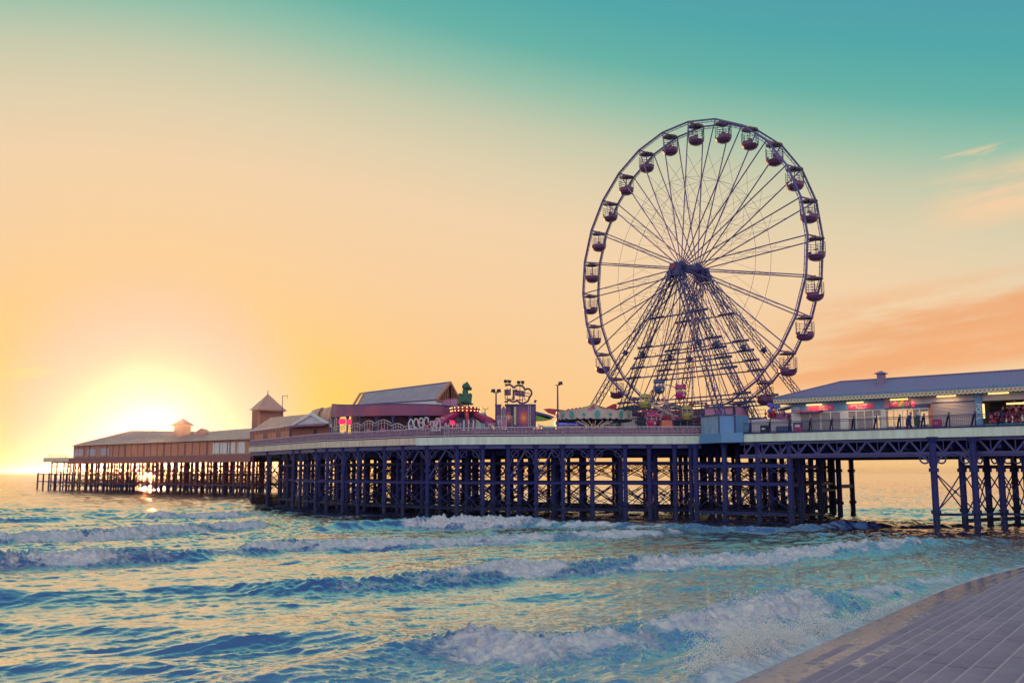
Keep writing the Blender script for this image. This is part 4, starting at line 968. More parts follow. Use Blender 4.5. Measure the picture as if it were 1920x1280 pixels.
b0, b1 = V2(P(1322, 780, 112.5)), V2(P(1378, 780, 110.5)); bz = zat(763, 111, 1350)
t, og = poly_thing('ticket_booth', 'faded pink booth behind the blue corner shelter', 'booth', [b0, b1, b1 + INW * 3, b0 + INW * 3], DECK, bz, M['pink'])
mb = MB(); mb.prism([z_(b0 - INW * .2, bz + .003), z_(b1 - INW * .2, bz + .003), z_(b1 + INW * 3.2, bz + .003), z_(b0 + INW * 3.2, bz + .003)], (0, 0, .14)); mb.build('roof', M['navy'], t, og)
mb = MB(); mb.bar(z_(b1 - INW * .12, DECK), z_(b1 - INW * .12, bz - .01), .25); mb.build('door_post', M['dark'], t, og)
h0, h1, h2 = V2(P(1380, 800, 107)), V2(P(1437, 800, 106)), V2(P(1490, 800, 104.8)); hz0, hz1 = zat(789, 107, 1380), zat(784.5, 106, 1437)
t = thing('storage_hut', 'low pale grey flat-roofed hut behind the railing near the wheel', 'hut', (h1.x, h1.y, DECK)); og = (h1.x, h1.y, DECK); bk = INW * 3.2
mb = MB(); za, zb_, zc_ = hz0, hz1, zat(788.5, 104.8, 1490)
mb.add([z_(h0, DECK), z_(h1, DECK), z_(h2, DECK), z_(h2, zc_), z_(h1, zb_), z_(h0, za), z_(h0 + bk, DECK), z_(h1 + bk, DECK), z_(h2 + bk, DECK), z_(h2 + bk, zc_), z_(h1 + bk, zb_), z_(h0 + bk, za)],
       [(0, 1, 4, 5), (1, 2, 3, 4), (5, 4, 10, 11), (4, 3, 9, 10), (0, 5, 11, 6), (2, 8, 9, 3), (7, 6, 11, 10), (8, 7, 10, 9)]); mb.build('wall', M['grey'], t, og)
mb = MB(); q0, q1 = V2(P(1456, 805, 105.2)), V2(P(1488, 805, 104.4)); mb.prism([z_(q0, DECK), z_(q1, DECK), z_(q1, zat(798.5, 105, 1470)), z_(q0, zat(798.5, 105, 1470))], (0, .12, 0)); mb.build('door', M['navy'], t, og)
# bins
def bin_(name, label, px, Y, pyt, w, m, panel):
    p = V2(P(px, 800, Y)); zt = zat(pyt, Y, px); t = thing(name, label, 'bin', (p.x, p.y, DECK), AZR, 'bins along the walkway'); h = zt - DECK
    mb = MB(); mb.b(-w / 2, w / 2, -.3, .3, 0, h * .84); mb.build('body', m, t)
    mb = MB(); mb.prism([(-w / 2 - .03, -.33, h * .842), (w / 2 + .03, -.33, h * .842), (w / 2 - .05, -.33, h), (-w / 2 + .05, -.33, h)], (0, .66, 0)); mb.build('lid', m, t)
    mb = MB(); mb.b(-w / 4, w / 4, -.335, -.302, h * .62, h * .76); mb.build('panel', panel, t)
bin_('litter_bin', 'black litter bin with a pale label against the grey hut', 1434, 104.0, 797, .75, M['dark'], M['white'])
bin_('litter_bin', 'dark red bin in front of the roller shutter', 1757, 92.6, 785.5, .70, M['magenta'], M['pink'])
# sandwich board picture at the left end of the shop
p = V2(P(1496, 800, 102.5)); t = thing('display_board', 'board painted with a red toy van under the louvres of the shop', 'board', (p.x, p.y, DECK), AZR)
mb = MB(); mb.b(-.55, .55, 0, .06, .15, 1.5); mb.build('panel', M['navy'], t)
mb = MB(); mb.b(-.42, .50, -.03, -.003, .55, .95); mb.b(-.35, .3, -.03, -.003, .95, 1.3); mb.build('van_picture', M['magenta'], t)
mb = MB(); mb.b(-.30, .22, -.045, -.031, 1.0, 1.22); mb.b(-.42, .5, -.045, -.031, .5, .57); mb.build('trim_picture', M['white'], t)
mb = MB()
for x in (-.2, .28): mb.tube((x, -.05, .42), (x, -.031, .42), .15, 14)
mb.build('wheel_picture', M['dark'], t)
mb = MB(); mb.b(-.5, -.42, -.0, .5, 0, .15); mb.b(.42, .5, 0, .5, 0, .15); mb.build('foot', M['white'], t)
# balloon and prize stall at the hut's end
p = V2(P(1474, 790, 108.5)); zt = zat(757, 108.5, 1474)
t = thing('prize_stall', 'small purple stall hung with toys beside the wheel leg', 'stall', (p.x, p.y, DECK), AZR); h = zt - DECK
mb = MB(); mb.b(-2.0, .9, 0, 1.2, 0, h * .74); mb.build('body', mat('stall_purple', (.22, .10, .34), .5, .5, 2.5, col2=(.45, .12, .22)), t)
mb = MB(); mb.prism([(-1.0, -.5, h * .82), (1.1, -.5, h * .93), (1.1, 1.4, h * .93), (-1.0, 1.4, h * .82)], (0, 0, .14)); mb.build('canopy', M['white'], t)
rnd = random.Random(4)
for k, m in (('a', M['neon_blue']), ('b', M['red']), ('c', M['pink'])):
    mb = MB()
    for j in range(7):
        cx_ = {'a': -1.3, 'b': -1.9, 'c': .4}[k]; mb.ball((cx_ + rnd.uniform(-.6, .6), -.3 + rnd.uniform(-.1, .2), h * {'a': .88, 'b': .66, 'c': .62}[k] + rnd.uniform(-.5, .5)), rnd.uniform(.15, .32), 5)
    mb.build('toy', M['tub'] if k == 'a' and False else ({'a': mat('violet_balloon', (.16, .10, .50), .35, .2), 'b': M['red'], 'c': M['pink']}[k]), t)

# ------------------------------------------------------------------ people
def person(label, px, Y, pyhead, coat, hair, white=False, yaw=0.0, lean=.12, stride=.22):
    p = V2(P(px, 800, Y)); zt = zat(pyhead, Y, px); H = zt - DECK; s = H / 1.78
    t = thing('person', label, 'person', (p.x, p.y, DECK), yaw, 'people walking past the shop')
    V = {}; vs = []; es = []; rad = []
    def J(name, x, y, z, r, par=None):
        V[name] = len(vs); vs.append((x * s, y * s, z * s)); rad.append(r * s)
        if par: es.append((V[par], V[name]))
    # x forward, y to the left
    J('pel', 0, 0, .93, .15); J('bel', .01, 0, 1.08, .145, 'pel'); J('che', .03 + lean * .3, 0, 1.30, .155, 'bel'); J('nek', .05 + lean * .6, 0, 1.47, .06, 'che')
    J('hd0', .07 + lean * .7, 0, 1.56, .075, 'nek'); J('hd1', .08 + lean * .75, 0, 1.65, .098, 'hd0'); J('hd2', .07 + lean * .75, 0, 1.735, .075, 'hd1'); J('nos', .185 + lean * .75, 0, 1.62, .018, 'hd1')
    for sg, nm in ((1, 'l'), (-1, 'r')):
        st_ = stride * sg
        J(nm + 'hip', 0, .09 * sg, .88, .095, 'pel'); J(nm + 'kne', .06 + st_ * .55, .10 * sg, .49, .062, nm + 'hip'); J(nm + 'ank', st_ * .9 - .02, .10 * sg, .09, .042, nm + 'kne'); J(nm + 'toe', st_ * .9 + .17, .11 * sg, .035, .035, nm + 'ank')
        J(nm + 'sho', .03 + lean * .45, .19 * sg, 1.41, .065, 'che'); J(nm + 'elb', -.06 - st_ * .3, .25 * sg, 1.14, .048, nm + 'sho'); J(nm + 'wri', .10 - st_ * .4, .23 * sg, .93, .034, nm + 'elb'); J(nm + 'pal', .13 - st_ * .4, .225 * sg, .875, .034, nm + 'wri')
        for k, (dy, ln) in enumerate(((.026, .075), (.009, .085), (-.009, .08), (-.026, .065))): J(nm + 'f%d' % k, .15 - st_ * .4, (.225 + dy) * sg, .87 - ln, .009, nm + 'pal')
        J(nm + 'th', .175 - st_ * .4, .20 * sg, .85, .010, nm + 'pal')
    me = bpy.data.meshes.new('body'); me.from_pydata(vs, es, []); o = bpy.data.objects.new('body', me); C.objects.link(o); o.parent = t
    md = o.modifiers.new('skin', 'SKIN'); me.skin_vertices[0].data[0].use_root = True
    for i, r_ in enumerate(rad): me.skin_vertices[0].data[i].radius = (r_, r_)
    sb = o.modifiers.new('sub', 'SUBSURF'); sb.levels = 1; sb.render_levels = 1
    me.materials.append(M['skin'])
    def shell(name, rings, m, n=14):
        mb = MB(); vs2 = []
        for (x, z, rx, ry) in rings:
            for k in range(n): tt = 2 * PI * k / n; vs2.append((s * (x + rx * math.cos(tt)), s * ry * math.sin(tt), s * z))
        fs2 = [(j * n + k, j * n + (k + 1) % n, (j + 1) * n + (k + 1) % n, (j + 1) * n + k) for j in range(len(rings) - 1) for k in range(n)]
        fs2 += [tuple(range((len(rings) - 1) * n, len(rings) * n))]
        mb.add(vs2, fs2); return mb
    b = shell('coat', [(0, .60, .23, .25), (0, .75, .225, .24), (.01, .95, .20, .225), (.02, 1.1, .19, .215), (.03 + lean * .3, 1.28, .19, .235), (.04 + lean * .4, 1.40, .155, .235), (.05 + lean * .55, 1.47, .09, .12), (.06 + lean * .6, 1.505, .085, .09)], coat)
    for sg, nm in ((1, 'l'), (-1, 'r')):
        q = [Vector(vs[V[nm + k]]) for k in ('sho', 'elb', 'wri')]; b.tube(q[0] + Vector((0, 0, .02)), q[1], .092 * s, 10, .075 * s); b.ball(q[1], .076 * s, 5); b.tube(q[1], q[2], .074 * s, 10, .056 * s); b.ball(q[0], .094 * s, 5)
    b.build('coat', coat, t, smooth=True)
    tr = MB()
    for nm in 'lr':
        q = [Vector(vs[V[nm + k]]) for k in ('hip', 'kne', 'ank')]; tr.tube(q[0], q[1], .118 * s, 12, .085 * s); tr.ball(q[1], .086 * s, 6); tr.tube(q[1], q[2] + Vector((0, 0, -.02)), .084 * s, 12, .07 * s)
    tr.build('trousers', M['trouser'], t, smooth=True)
    sh = MB()
    for nm in 'lr':
        a = Vector(vs[V[nm + 'ank']]); e = Vector(vs[V[nm + 'toe']]); sh.ball((a + e) / 2 - Vector((.03 * s, 0, .01)), .06 * s, 6, (2.4, .9, .75))
    sh.build('shoes', M['dark'], t, smooth=True)
    hr = MB(); c = Vector(vs[V['hd1']]); hr.ball(c + Vector((-.02 * s, 0, .035 * s)), .118 * s, 8, (1.02, .92, .98) if white else (.98, .88, .9)); 
    if white: hr.ball(c + Vector((-.05 * s, 0, -.04 * s)), .10 * s, 7, (.85, 1.0, 1.0))
    hr.build('hair', hair, t, smooth=True)
    fc = MB()
    for sg in (1, -1): fc.ball(c + Vector((.092 * s, .035 * s * sg, .005 * s)), .013 * s, 4); 
    fc.b(c.x + .083 * s, c.x + .098 * s, -.022 * s, .022 * s, c.z - .072 * s, c.z - .06 * s); fc.build('face_features', M['dark'], t)
    er = MB()
    for sg in (1, -1): er.ball(c + Vector((0, .098 * s * sg, -.01 * s)), .028 * s, 5, (.8, .5, 1.2))
    er.build('ears', M['skin'], t, smooth=True)
person('man in a long navy coat walking along the rail, head bowed', 1703.5, 92.6, 772.0, M['coat_blue'], M['hair_grey'], False, AZR + .25, .22, .26)
person('white-haired person in a dark green coat facing the lit doors', 1720.5, 92.0, 772.5, M['coat_green'], M['hair_white'], True, AZR + .9, .10, .12)

# ------------------------------------------------------------------ rides and stalls on the wide middle
class Fr:      # local frame of a thing: x to the right, z up from the deck, sizes read at its own distance
    def __init__(s, pxc, Y, base=DECK): s.px = pxc; s.Y = Y; s.p = P(pxc, 800, Y); s.base = base
    def x(s, px): return (P(px, 800, s.Y).x - s.p.x)
    def z(s, py): return zat(py, s.Y, s.px) - s.base
    def thing(s, name, label, cat, group=None, rz=0.0): return thing(name, label, cat, (s.p.x, s.Y, s.base), rz, group)

# --- carousel
f = Fr(1114, 117.5); t = f.thing('carousel', 'carousel with a gold and pink tent roof and painted rounding boards', 'carousel')
R_ = f.x(1184); zt, zb, za = zat(769.5, 113.3, 1114) - DECK, zat(783.5, 113.3, 1114) - DECK, f.z(757.0)
for k in range(16):
    m = (M['pink'], M['gold'])[k % 2] if 'gold' in M else M['pink']
    if 'gold' not in M: M['gold'] = mat('gold_canvas', (.62, .42, .14), .7, .2, 2.0); m = M['pink'] if k % 2 == 0 else M['gold']
mbp, mbg = MB(), MB()
for k in range(16):
    a0, a1 = 2 * PI * k / 16, 2 * PI * (k + 1) / 16
    (mbp if k % 2 else mbg).add([(R_ * .99 * math.cos(a0), R_ * .99 * math.sin(a0), zt - .1), (R_ * .99 * math.cos(a1), R_ * .99 * math.sin(a1), zt - .1), (R_ * .4 * math.cos(a1), R_ * .4 * math.sin(a1), zt + (za - zt) * .45), (R_ * .4 * math.cos(a0), R_ * .4 * math.sin(a0), zt + (za - zt) * .45), (0, 0, za)], [(0, 1, 2, 3), (3, 2, 4)])
mbp.build('tent_roof', M['magenta'], t); mbg.build('tent_roof', M['gold'], t)
fn_ = MB(); fn_.ball((0, 0, za), .12, 5); fn_.tube((0, 0, za), (0, 0, za + .5), .03, 5); fn_.build('finial', M['gold'], t)
M['cream_board'] = mat('cream_board', (.62, .48, .40), .5, .2, 3.0)
bd, orn, ro, gl = MB(), MB(), MB(), MB()
NB = 18
for k in range(NB):
    a0, a1 = 2 * PI * (k - .5) / NB - PI / 2, 2 * PI * (k + .5) / NB - PI / 2; am = (a0 + a1) / 2
    p0 = Vector((R_ * math.cos(a0), R_ * math.sin(a0), 0)); p1 = Vector((R_ * math.cos(a1), R_ * math.sin(a1), 0)); n = Vector((math.cos(am), math.sin(am), 0)); e = (p1 - p0)
    up = [p0 + e * (i / 8) + Vector((0, 0, zt + .28 * math.sin(PI * i / 8) - .12)) for i in range(9)]; lo = [p1 - e * (i / 8) + Vector((0, 0, zb - .16 * abs(math.sin(2 * PI * i / 8)))) for i in range(9)]
    bd.prism(up + lo, n * .05)
    c = (p0 + p1) / 2 + n * .06 + Vector((0, 0, (zt + zb) / 2))
    u = e.normalized()
    if k % 2 == 0: orn.prism([c + u * (.32 * math.cos(q)) + Vector((0, 0, .44 * math.sin(q) - (.12 if math.sin(q) < -.9 else 0))) for q in [2 * PI * i / 12 for i in range(12)]], n * .04)
    else:
        orn.prism([c + u * (.22 * math.cos(q)) + Vector((0, 0, .20 * math.sin(q))) for q in [2 * PI * i / 10 for i in range(10)]], n * .04)
        for i in range(10): q = 2 * PI * i / 10; gl.bar(c + n * .02 + u * (.26 * math.cos(q)) + Vector((0, 0, .24 * math.sin(q))), c + n * .02 + u * (.42 * math.cos(q)) + Vector((0, 0, .36 * math.sin(q))), .05)
    gl.path([q_ + n * .07 for q_ in up], .045, 4); ro.path([q_ + n * .07 + Vector((0, 0, .02)) for q_ in lo], .06, 4)
    gl.bar(p0 + n * .07 + Vector((0, 0, zb)), p0 + n * .07 + Vector((0, 0, zt)), .05)
    if k % 2 == 0: gl.path([c + n * .05 + u * (.40 * math.cos(q)) + Vector((0, 0, .52 * math.sin(q))) for q in [2 * PI * i / 12 for i in range(12)]], .035, 4, True)
bd.build('rounding_board', M['cream_board'], t); o = orn.build('board_medallion', M['teal'], t); o['kind'] = 'stuff'; o = gl.build('board_scroll', M['rail'], t); o['kind'] = 'stuff'; ro.build('board_edge', M['navy'], t)
fl = MB(); fl.lathe([(.1, .25), (R_ * .95, .25), (R_ * .95, .45), (.1, .45)], n=28); fl.build('platform', M['navy'], t)
ce = MB(); ce.lathe([(R_ * .93, zb - .25), (R_ * .5, zb - .1), (.3, zb - .05)], n=28); ce.build('ceiling', M['navy'], t)
ct_ = MB(); ct_.lathe([(1.05, .45), (.95, f.z(797)), (2.2, zb - .15)], n=16); ct_.build('centre_drum', M['dark'], t)
lb = MB()
for k in range(16): q = 2 * PI * k / 16; lb.tube((1.08 * math.cos(q), 1.08 * math.sin(q), .5), (.98 * math.cos(q), .98 * math.sin(q), f.z(797)), .05, 4); lb.tube((.98 * math.cos(q), .98 * math.sin(q), f.z(797)), (2.25 * math.cos(q), 2.25 * math.sin(q), zb - .15), .05, 4)
o = lb.build('drum_lights', mat('pale_lights', (.6, .5, .5), .5, .1, 1, emit=(.9, .7, .6), es=.25), t)
for k in range(10):
    q = 2 * PI * (k + .3) / 10; mb = MB(); x, y = 3.4 * math.cos(q), 3.4 * math.sin(q)
    mb.tube((x, y, .45), (x, y, zb - .15), .035, 6); d = Vector((-math.sin(q), math.cos(q), 0)); c = Vector((x, y, 1.25))
    mb.ball(c, .26, 5, (1, 1, .9)); mb.tube(c + d * .15, c + d * .45 + Vector((0, 0, .42)), .13, 6, .09); mb.tube(c + d * .43 + Vector((0, 0, .42)), c + d * .68 + Vector((0, 0, .30)), .10, 6, .06)
    for s1 in (-.22, .22):
        for s2 in (-.1, .1): n_ = Vector((math.cos(q), math.sin(q), 0)) * s2; mb.tube(c + d * s1 + n_, c + d * (s1 * 1.5) + n_ + Vector((0, 0, -.5)), .05, 5, .03)
    mb.tube(c - d * .22 + Vector((0, 0, .05)), c - d * .45 + Vector((0, 0, -.2)), .05, 5, .02); mb.build('horse', M['cream_board'], t)

# --- stalls behind and beside the carousel
def stall(px0, px1, Y, pyt, label, wall, roofm, strip=None, depth=2.5):
    f = Fr((px0 + px1) / 2, Y); t = f.thing('kiosk', label, 'kiosk', 'stalls around the carousel'); x0, x1, h = f.x(px0), f.x(px1), f.z(pyt)
    mb = MB(); mb.b(x0, x1, .3, depth, 0, h); mb.build('wall', wall, t)
    r = MB(); r.prism([(x0 - .15, -.1, h + .003), (x1 + .15, -.1, h + .003), (x1 + .15, depth + .1, h + .003), (x0 - .15, depth + .1, h + .003)], (0, 0, .16)); r.build('roof', roofm, t)
    n = max(2, int((x1 - x0) / .8))
    for k in range(n):
        p = MB(); a = x0 + (x1 - x0) * (k + .12) / n; b_ = x0 + (x1 - x0) * (k + .88) / n; p.b(a, b_, .22, .297, .3, h * .85); p.build('panel', M['navy'] if (k * 7 + int(px0)) % 3 == 0 else M['grey'], t)
    if strip: s = MB(); s.b(x0, x1, -.12, -.103, h - .02, h + .14); s.build('light_strip', strip, t)
stall(1043, 1098, 126, 795, 'white stall with a blue light strip behind the carousel', M['white'], M['navy'], M['neon_blue'])
stall(1128, 1156, 125.5, 795, 'small pale kiosk right of the carousel middle', M['white'], M['grey'])
stall(1168, 1196, 124.5, 783, 'cream hut with flat roof beside the carousel edge', M['cream_board'], M['grey'])
stall(1018, 1042, 121, 801, 'low counter with a green strip left of the carousel', M['grey'], mat('green_strip', (.05, .4, .2), .5, .2, 1, emit=(.05, .8, .35), es=.35))
# --- dark thrill-ride building behind with red wing shapes and a row of round lamps
f = Fr(1190, 139); t = f.thing('ride_hall', 'long dark ride building with red curved fins behind the carousel', 'ride building')
mb = MB(); xs = [(1042, 795), (1042, 786), (1085, 776), (1130, 771), (1190, 758), (1222, 766), (1262, 756), (1300, 767), (1330, 768), (1330, 795)]
mb.prism([(f.x(a), 0, max(.0, f.z(b) if b != 795 else 0)) for a, b in xs], (0, 7, 0)); mb.build('wall', M['dkgreen'], t)
for pts in (((1019, 767), (1030, 765.8), (1060, 769), (1085, 773), (1110, 779), (1070, 782), (1040, 778), (1028, 774)), ((1108, 774), (1130, 767), (1150, 757.5), (1156, 757), (1157, 763), (1153, 768), (1120, 778))):
    mb = MB(); mb.prism([(f.x(a), -.5, f.z(b)) for a, b in pts], (0, .49, 0)); mb.build('fin', M['red'], t)
mb = MB(); mb.prism([(f.x(a), -.62, f.z(b)) for a, b in ((1000, 776), (1026, 781), (1036, 786), (1020, 789), (1000, 790))], (0, .6, 0)); mb.build('fin', mat('lime_panel', (.22, .42, .08), .5, .4, 3.0), t)
mb = MB(); mb.prism([(f.x(a), -.62, f.z(b)) for a, b in ((1000, 770), (1030, 778), (1040, 782), (1030, 786), (1000, 777))], (0, .6, 0)); mb.build('fin', M['navy'], t)
mb = MB()
for k in range(7): mb.ball((f.x(1066 + k * 7.4), -.1, f.z(770 - k * 1.0)), .30, 6)
for k in range(5): mb.ball((f.x(1296 + k * 7), -.1, f.z(757)), .28, 6)
for k in range(3): mb.ball((f.x(1226 + k * 9), -.1, f.z(749)), .28, 6)
mb.build('round_lamps', M['purple'], t)
mb = MB(); mb.bar((f.x(1060), -.1, f.z(776)), (f.x(1112), -.1, f.z(766)), .3); mb.bar((f.x(1290), -.1, f.z(760)), (f.x(1330), -.1, f.z(760)), .3); mb.build('lamp_rail', M['purple'], t)
mb = MB()
for (a, b, c_, d_) in ((1196, 772, 1222, 768), (1258, 764, 1275, 764), (1302, 760, 1322, 759), (1300, 766, 1320, 766), (1258, 770, 1276, 769)): 
    mb = MB(); mb.bar((f.x(a), -.25, f.z(b)), (f.x(c_), -.25, f.z(d_)), .14); mb.build('light_strip', M['bulb'], t)
mb = MB(); rnd = random.Random(8)
for k in range(14): x = f.x(rnd.uniform(1200, 1328)); z = f.z(rnd.uniform(772, 792)); mb.b(x, x + rnd.uniform(.5, 2.0), -.2, -.02, z, z + rnd.uniform(.15, .7))
mb.build('panel', M['pink'], t)
# --- spinning swing ride arms: pale sloping beams
f = Fr(1262, 121); t = f.thing('track_ride', 'low red and cream track ride behind the small wheel', 'ride')
mb = MB(); mb.bar((f.x(1222), 0, f.z(757)), (f.x(1262), 0, f.z(779)), .32); mb.bar((f.x(1215), .4, f.z(775)), (f.x(1300), .4, f.z(786)), .32); mb.bar((f.x(1234), .8, f.z(777)), (f.x(1310), .8, f.z(781)), .28); mb.build('track', M['cream_board'], t)
mb = MB(); mb.bar((f.x(1205), .5, f.z(770)), (f.x(1322), .5, f.z(772)), .22); mb.bar((f.x(1225), .2, f.z(779)), (f.x(1318), .2, f.z(788)), .36); mb.b(f.x(1225), f.x(1262), .9, 1.6, f.z(783), f.z(776)); mb.build('red_rail', M['red'], t)
mb = MB()
for k in range(9): x = f.x(1215 + k * 12.5); mb.tube((x, .6, 0), (x, .6, f.z(765 + (k % 3) * 4)), .06, 5)
mb.build('post', M['rail'], t)

# --- small wheel with five cabins
f = Fr(1250, 113.2); t = f.thing('small_wheel_ride', 'small children wheel with coloured round cabins on an orange base', 'ride')
cx_, cz_ = f.x(1249), f.z(756)
mb = MB()
for y in (-.5, .5):
    mb.bar((cx_ - .75, y, f.z(788)), (cx_, y, cz_), .10); mb.bar((cx_ + .95, y, f.z(788)), (cx_, y, cz_), .10)
mb.tube((cx_, -.7, cz_), (cx_, .7, cz_), .28, 10); mb.build('stand', M['cast'], t)
mb = MB(); mb.prism([(f.x(1237), -.8, .0), (f.x(1261), -.8, .0), (f.x(1258.5), -.8, f.z(788)), (f.x(1239.5), -.8, f.z(788))], (0, 1.6, 0)); mb.build('base', M['orange'], t)
cab = ((1237.5, 725, 'navy'), (1277.5, 735.5, 'magenta'), (1289.5, 774.5, 'yellow'), (1222.5, 788, 'magenta'), (1211, 752.5, 'yellow'))
arm = MB(); ring = MB()
for px, py, c_ in cab: arm.bar((cx_, -.15, cz_), (f.x(px), -.15, f.z(py - 6)), .08); arm.bar((cx_, .15, cz_), (f.x(px), .15, f.z(py - 6)), .08)
rr = (f.x(1284) - cx_); ring.path([(cx_ + rr * math.cos(q), 0, cz_ + rr * math.sin(q)) for q in [2 * PI * k / 40 for k in range(40)]], .05, 5, True)
arm.build('arm', M['cast'], t); ring.build('rim', M['iron2'], t)
for px, py, c_ in cab:
    x, z = f.x(px), f.z(py); mb = MB(); r_ = .68
    mb.lathe([(.05, -.85), (r_ * .75, -.72), (r_, -.30), (r_, .02), (r_ * .92, .02), (r_ * .9, -.3), (.05, -.6)], (x, 0, z), 16); cb = mb.build('cabin', M[c_], t)
    rf = MB(); rf.lathe([(r_ * 1.02, .42), (r_ * .95, .68), (r_ * .6, .86), (.02, .93)], (x, 0, z), 16); rf.add([(x + r_ * math.cos(2 * PI * k / 16), r_ * math.sin(2 * PI * k / 16), z + .42) for k in range(16)], [tuple(range(16))])
    if c_ == 'magenta' and py < 750: rf.ball((x - .42, 0, z + .86), .2, 5); rf.ball((x + .42, 0, z + .86), .2, 5)
    rf.build('cabin_roof', M[c_], cb)
    ps = MB()
    for q in range(6): a = 2 * PI * q / 6 + .3; ps.tube((x + r_ * .93 * math.cos(a), r_ * .93 * math.sin(a), z), (x + r_ * .93 * math.cos(a), r_ * .93 * math.sin(a), z + .45), .04, 5)
    ps.path([(x + r_ * .93 * math.cos(2 * PI * q / 12 + .3), r_ * .93 * math.sin(2 * PI * q / 12 + .3), z + .2) for q in range(12)], .03, 4, True)
    ps.build('cabin_frame', M['rail'], cb)
    sp = MB(); sp.ball((x + .25, -r_ * .9, z - .35), .15, 5, (1, .3, 1.3)); sp.build('painted_spot', M['cream_board'] if c_ != 'yellow' else M['navy'], cb)

# --- lamp posts, mast
def lamp(px, Y, pyt, label, heads, base=DECK):
    f = Fr(px, Y, base); t = f.thing('lamp_post', label, 'lamp post', 'floodlight posts on the pier'); h = f.z(pyt)
    mb = MB(); mb.tube((0, 0, 0), (0, 0, h), .13, 8, .08); mb.build('pole', M['iron2'], t)
    xs = [f.x(px + dx) for dx in heads]
    mb = MB(); mb.bar((min(xs + [-.3]), 0, h), (max(xs + [.3]), 0, h), .07); mb.build('arm', M['iron2'], t)
    for x in xs: mb = MB(); mb.prism([(x - .28, -.25, h + .06), (x + .28, -.25, h + .06), (x + .22, -.25, h + .44), (x - .2, -.25, h + .38)], (0, .45, 0)); mb.build('floodlight', M['dark'], t)
lamp(1046, 111.2, 722, 'tall slim lamp post with one floodlight left of the carousel', (5,))
lamp(930, 112.6, 736, 'lamp post with two floodlights beside the ghost ride', (-5.5, 5))
f = Fr(909.5, 116); t = f.thing('aerial_mast', 'thin mast with a forked aerial left of the double lamp post', 'mast'); h = f.z(766.5); xa, xb = f.x(905), f.x(915)
mb = MB(); mb.tube((0, 0, 0), (0, 0, h), .05, 6); mb.build('pole', M['iron2'], t)
mb = MB(); mb.tube((xa, 0, h), (xb, 0, h), .035, 4); mb.tube((xa, 0, h), (xa, 0, h + .3), .03, 4); mb.tube((xb, 0, h), (xb, 0, h + .3), .03, 4); mb.build('aerial', M['iron2'], t)

# --- ghost ride with painted starbursts and the cloud-shaped sign above it
f = Fr(970, 114.5); t = f.thing('dark_ride', 'boxy purple ride trailer painted with red starbursts', 'ride')
M['burst_bg'] = mat('violet_panel', (.16, .07, .22), .5, .35, 1.2)
zt = f.z(759.5); zb = f.z(801); xl, xm, xr = f.x(948), f.x(970), f.x(1003)
mb = MB(); mb.b(xm, xr, 0, 2.6, zb, zt); mb.b(xl, xm - .004, .12, 2.6, zb, zt - .02); mb.b(xl + .3, xr - .3, .3, 2.3, 0, zb - .004); mb.build('body', M['burst_bg'], t)
mb = MB(); mb.b(xl - .1, xr + .1, -.1, 2.7, zt + .004, zt + .14); mb.build('roof_edge', M['iron2'], t)
def burst(name, cx, cz, r, y, n=22):
    a = MB(); rnd = random.Random(int(cx * 100))
    pts = []
    for k in range(n * 2):
        q = PI * k / n; rr_ = r * (rnd.uniform(.85, 1.2) if k % 2 == 0 else .34); pts.append((cx + rr_ * .78 * math.cos(q), y, cz + rr_ * 1.15 * math.sin(q)))
    for k in range(n * 2): a.add([pts[k], pts[(k + 1) % (n * 2)], (cx, y, cz)], [(0, 1, 2)])
    o = a.build(name, M['burst'], t); b_ = MB(); b_.prism([(cx + .22 * r * .8 * math.cos(q), y - .003, cz + .22 * r * math.sin(q)) for q in [2 * PI * k / 14 for k in range(14)]], (0, -.004, 0)); b_.build('burst_core', M['burst_core'], o)
M['burst'] = mat('burst_red', (.85, .16, .12), .5, .3, 3.0); M['burst_core'] = mat('burst_orange', (.85, .42, .12), .5, .3, 4.0)
burst('starburst', f.x(982), f.z(783), 1.15, -.012); burst('starburst', f.x(954), f.z(783), .85, .10)
mb = MB(); mb.b(f.x(958), f.x(963), .05, .116, f.z(796), f.z(762)); mb.build('door', M['dark'], t)
mb = MB(); mb.b(f.x(963.5), f.x(968), .03, .116, f.z(796), f.z(762)); mb.build('door_leaf', M['cream_board'], t)
ld = MB()
for k in range(9): ld.tube((f.x(990.5), -.06, zb + .2 + k * .29), (f.x(994.5), -.06, zb + .2 + k * .29), .022, 4)
ld.tube((f.x(990.5), -.06, zb), (f.x(990.5), -.06, zt), .03, 4); ld.tube((f.x(994.5), -.06, zb), (f.x(994.5), -.06, zt), .03, 4); ld.build('ladder', M['rail'], t)
mb = MB(); mb.bar((f.x(1004), .2, 0), (f.x(1004), .2, f.z(757)), .12); mb.prism([(f.x(1002.5), 0, f.z(756)), (f.x(1006), 0, f.z(753)), (f.x(1007), 0, f.z(750)), (f.x(1003), 0, f.z(749)), (f.x(1001), 0, f.z(752))], (0, .4, 0)); mb.build('floodlight', M['iron2'], t)
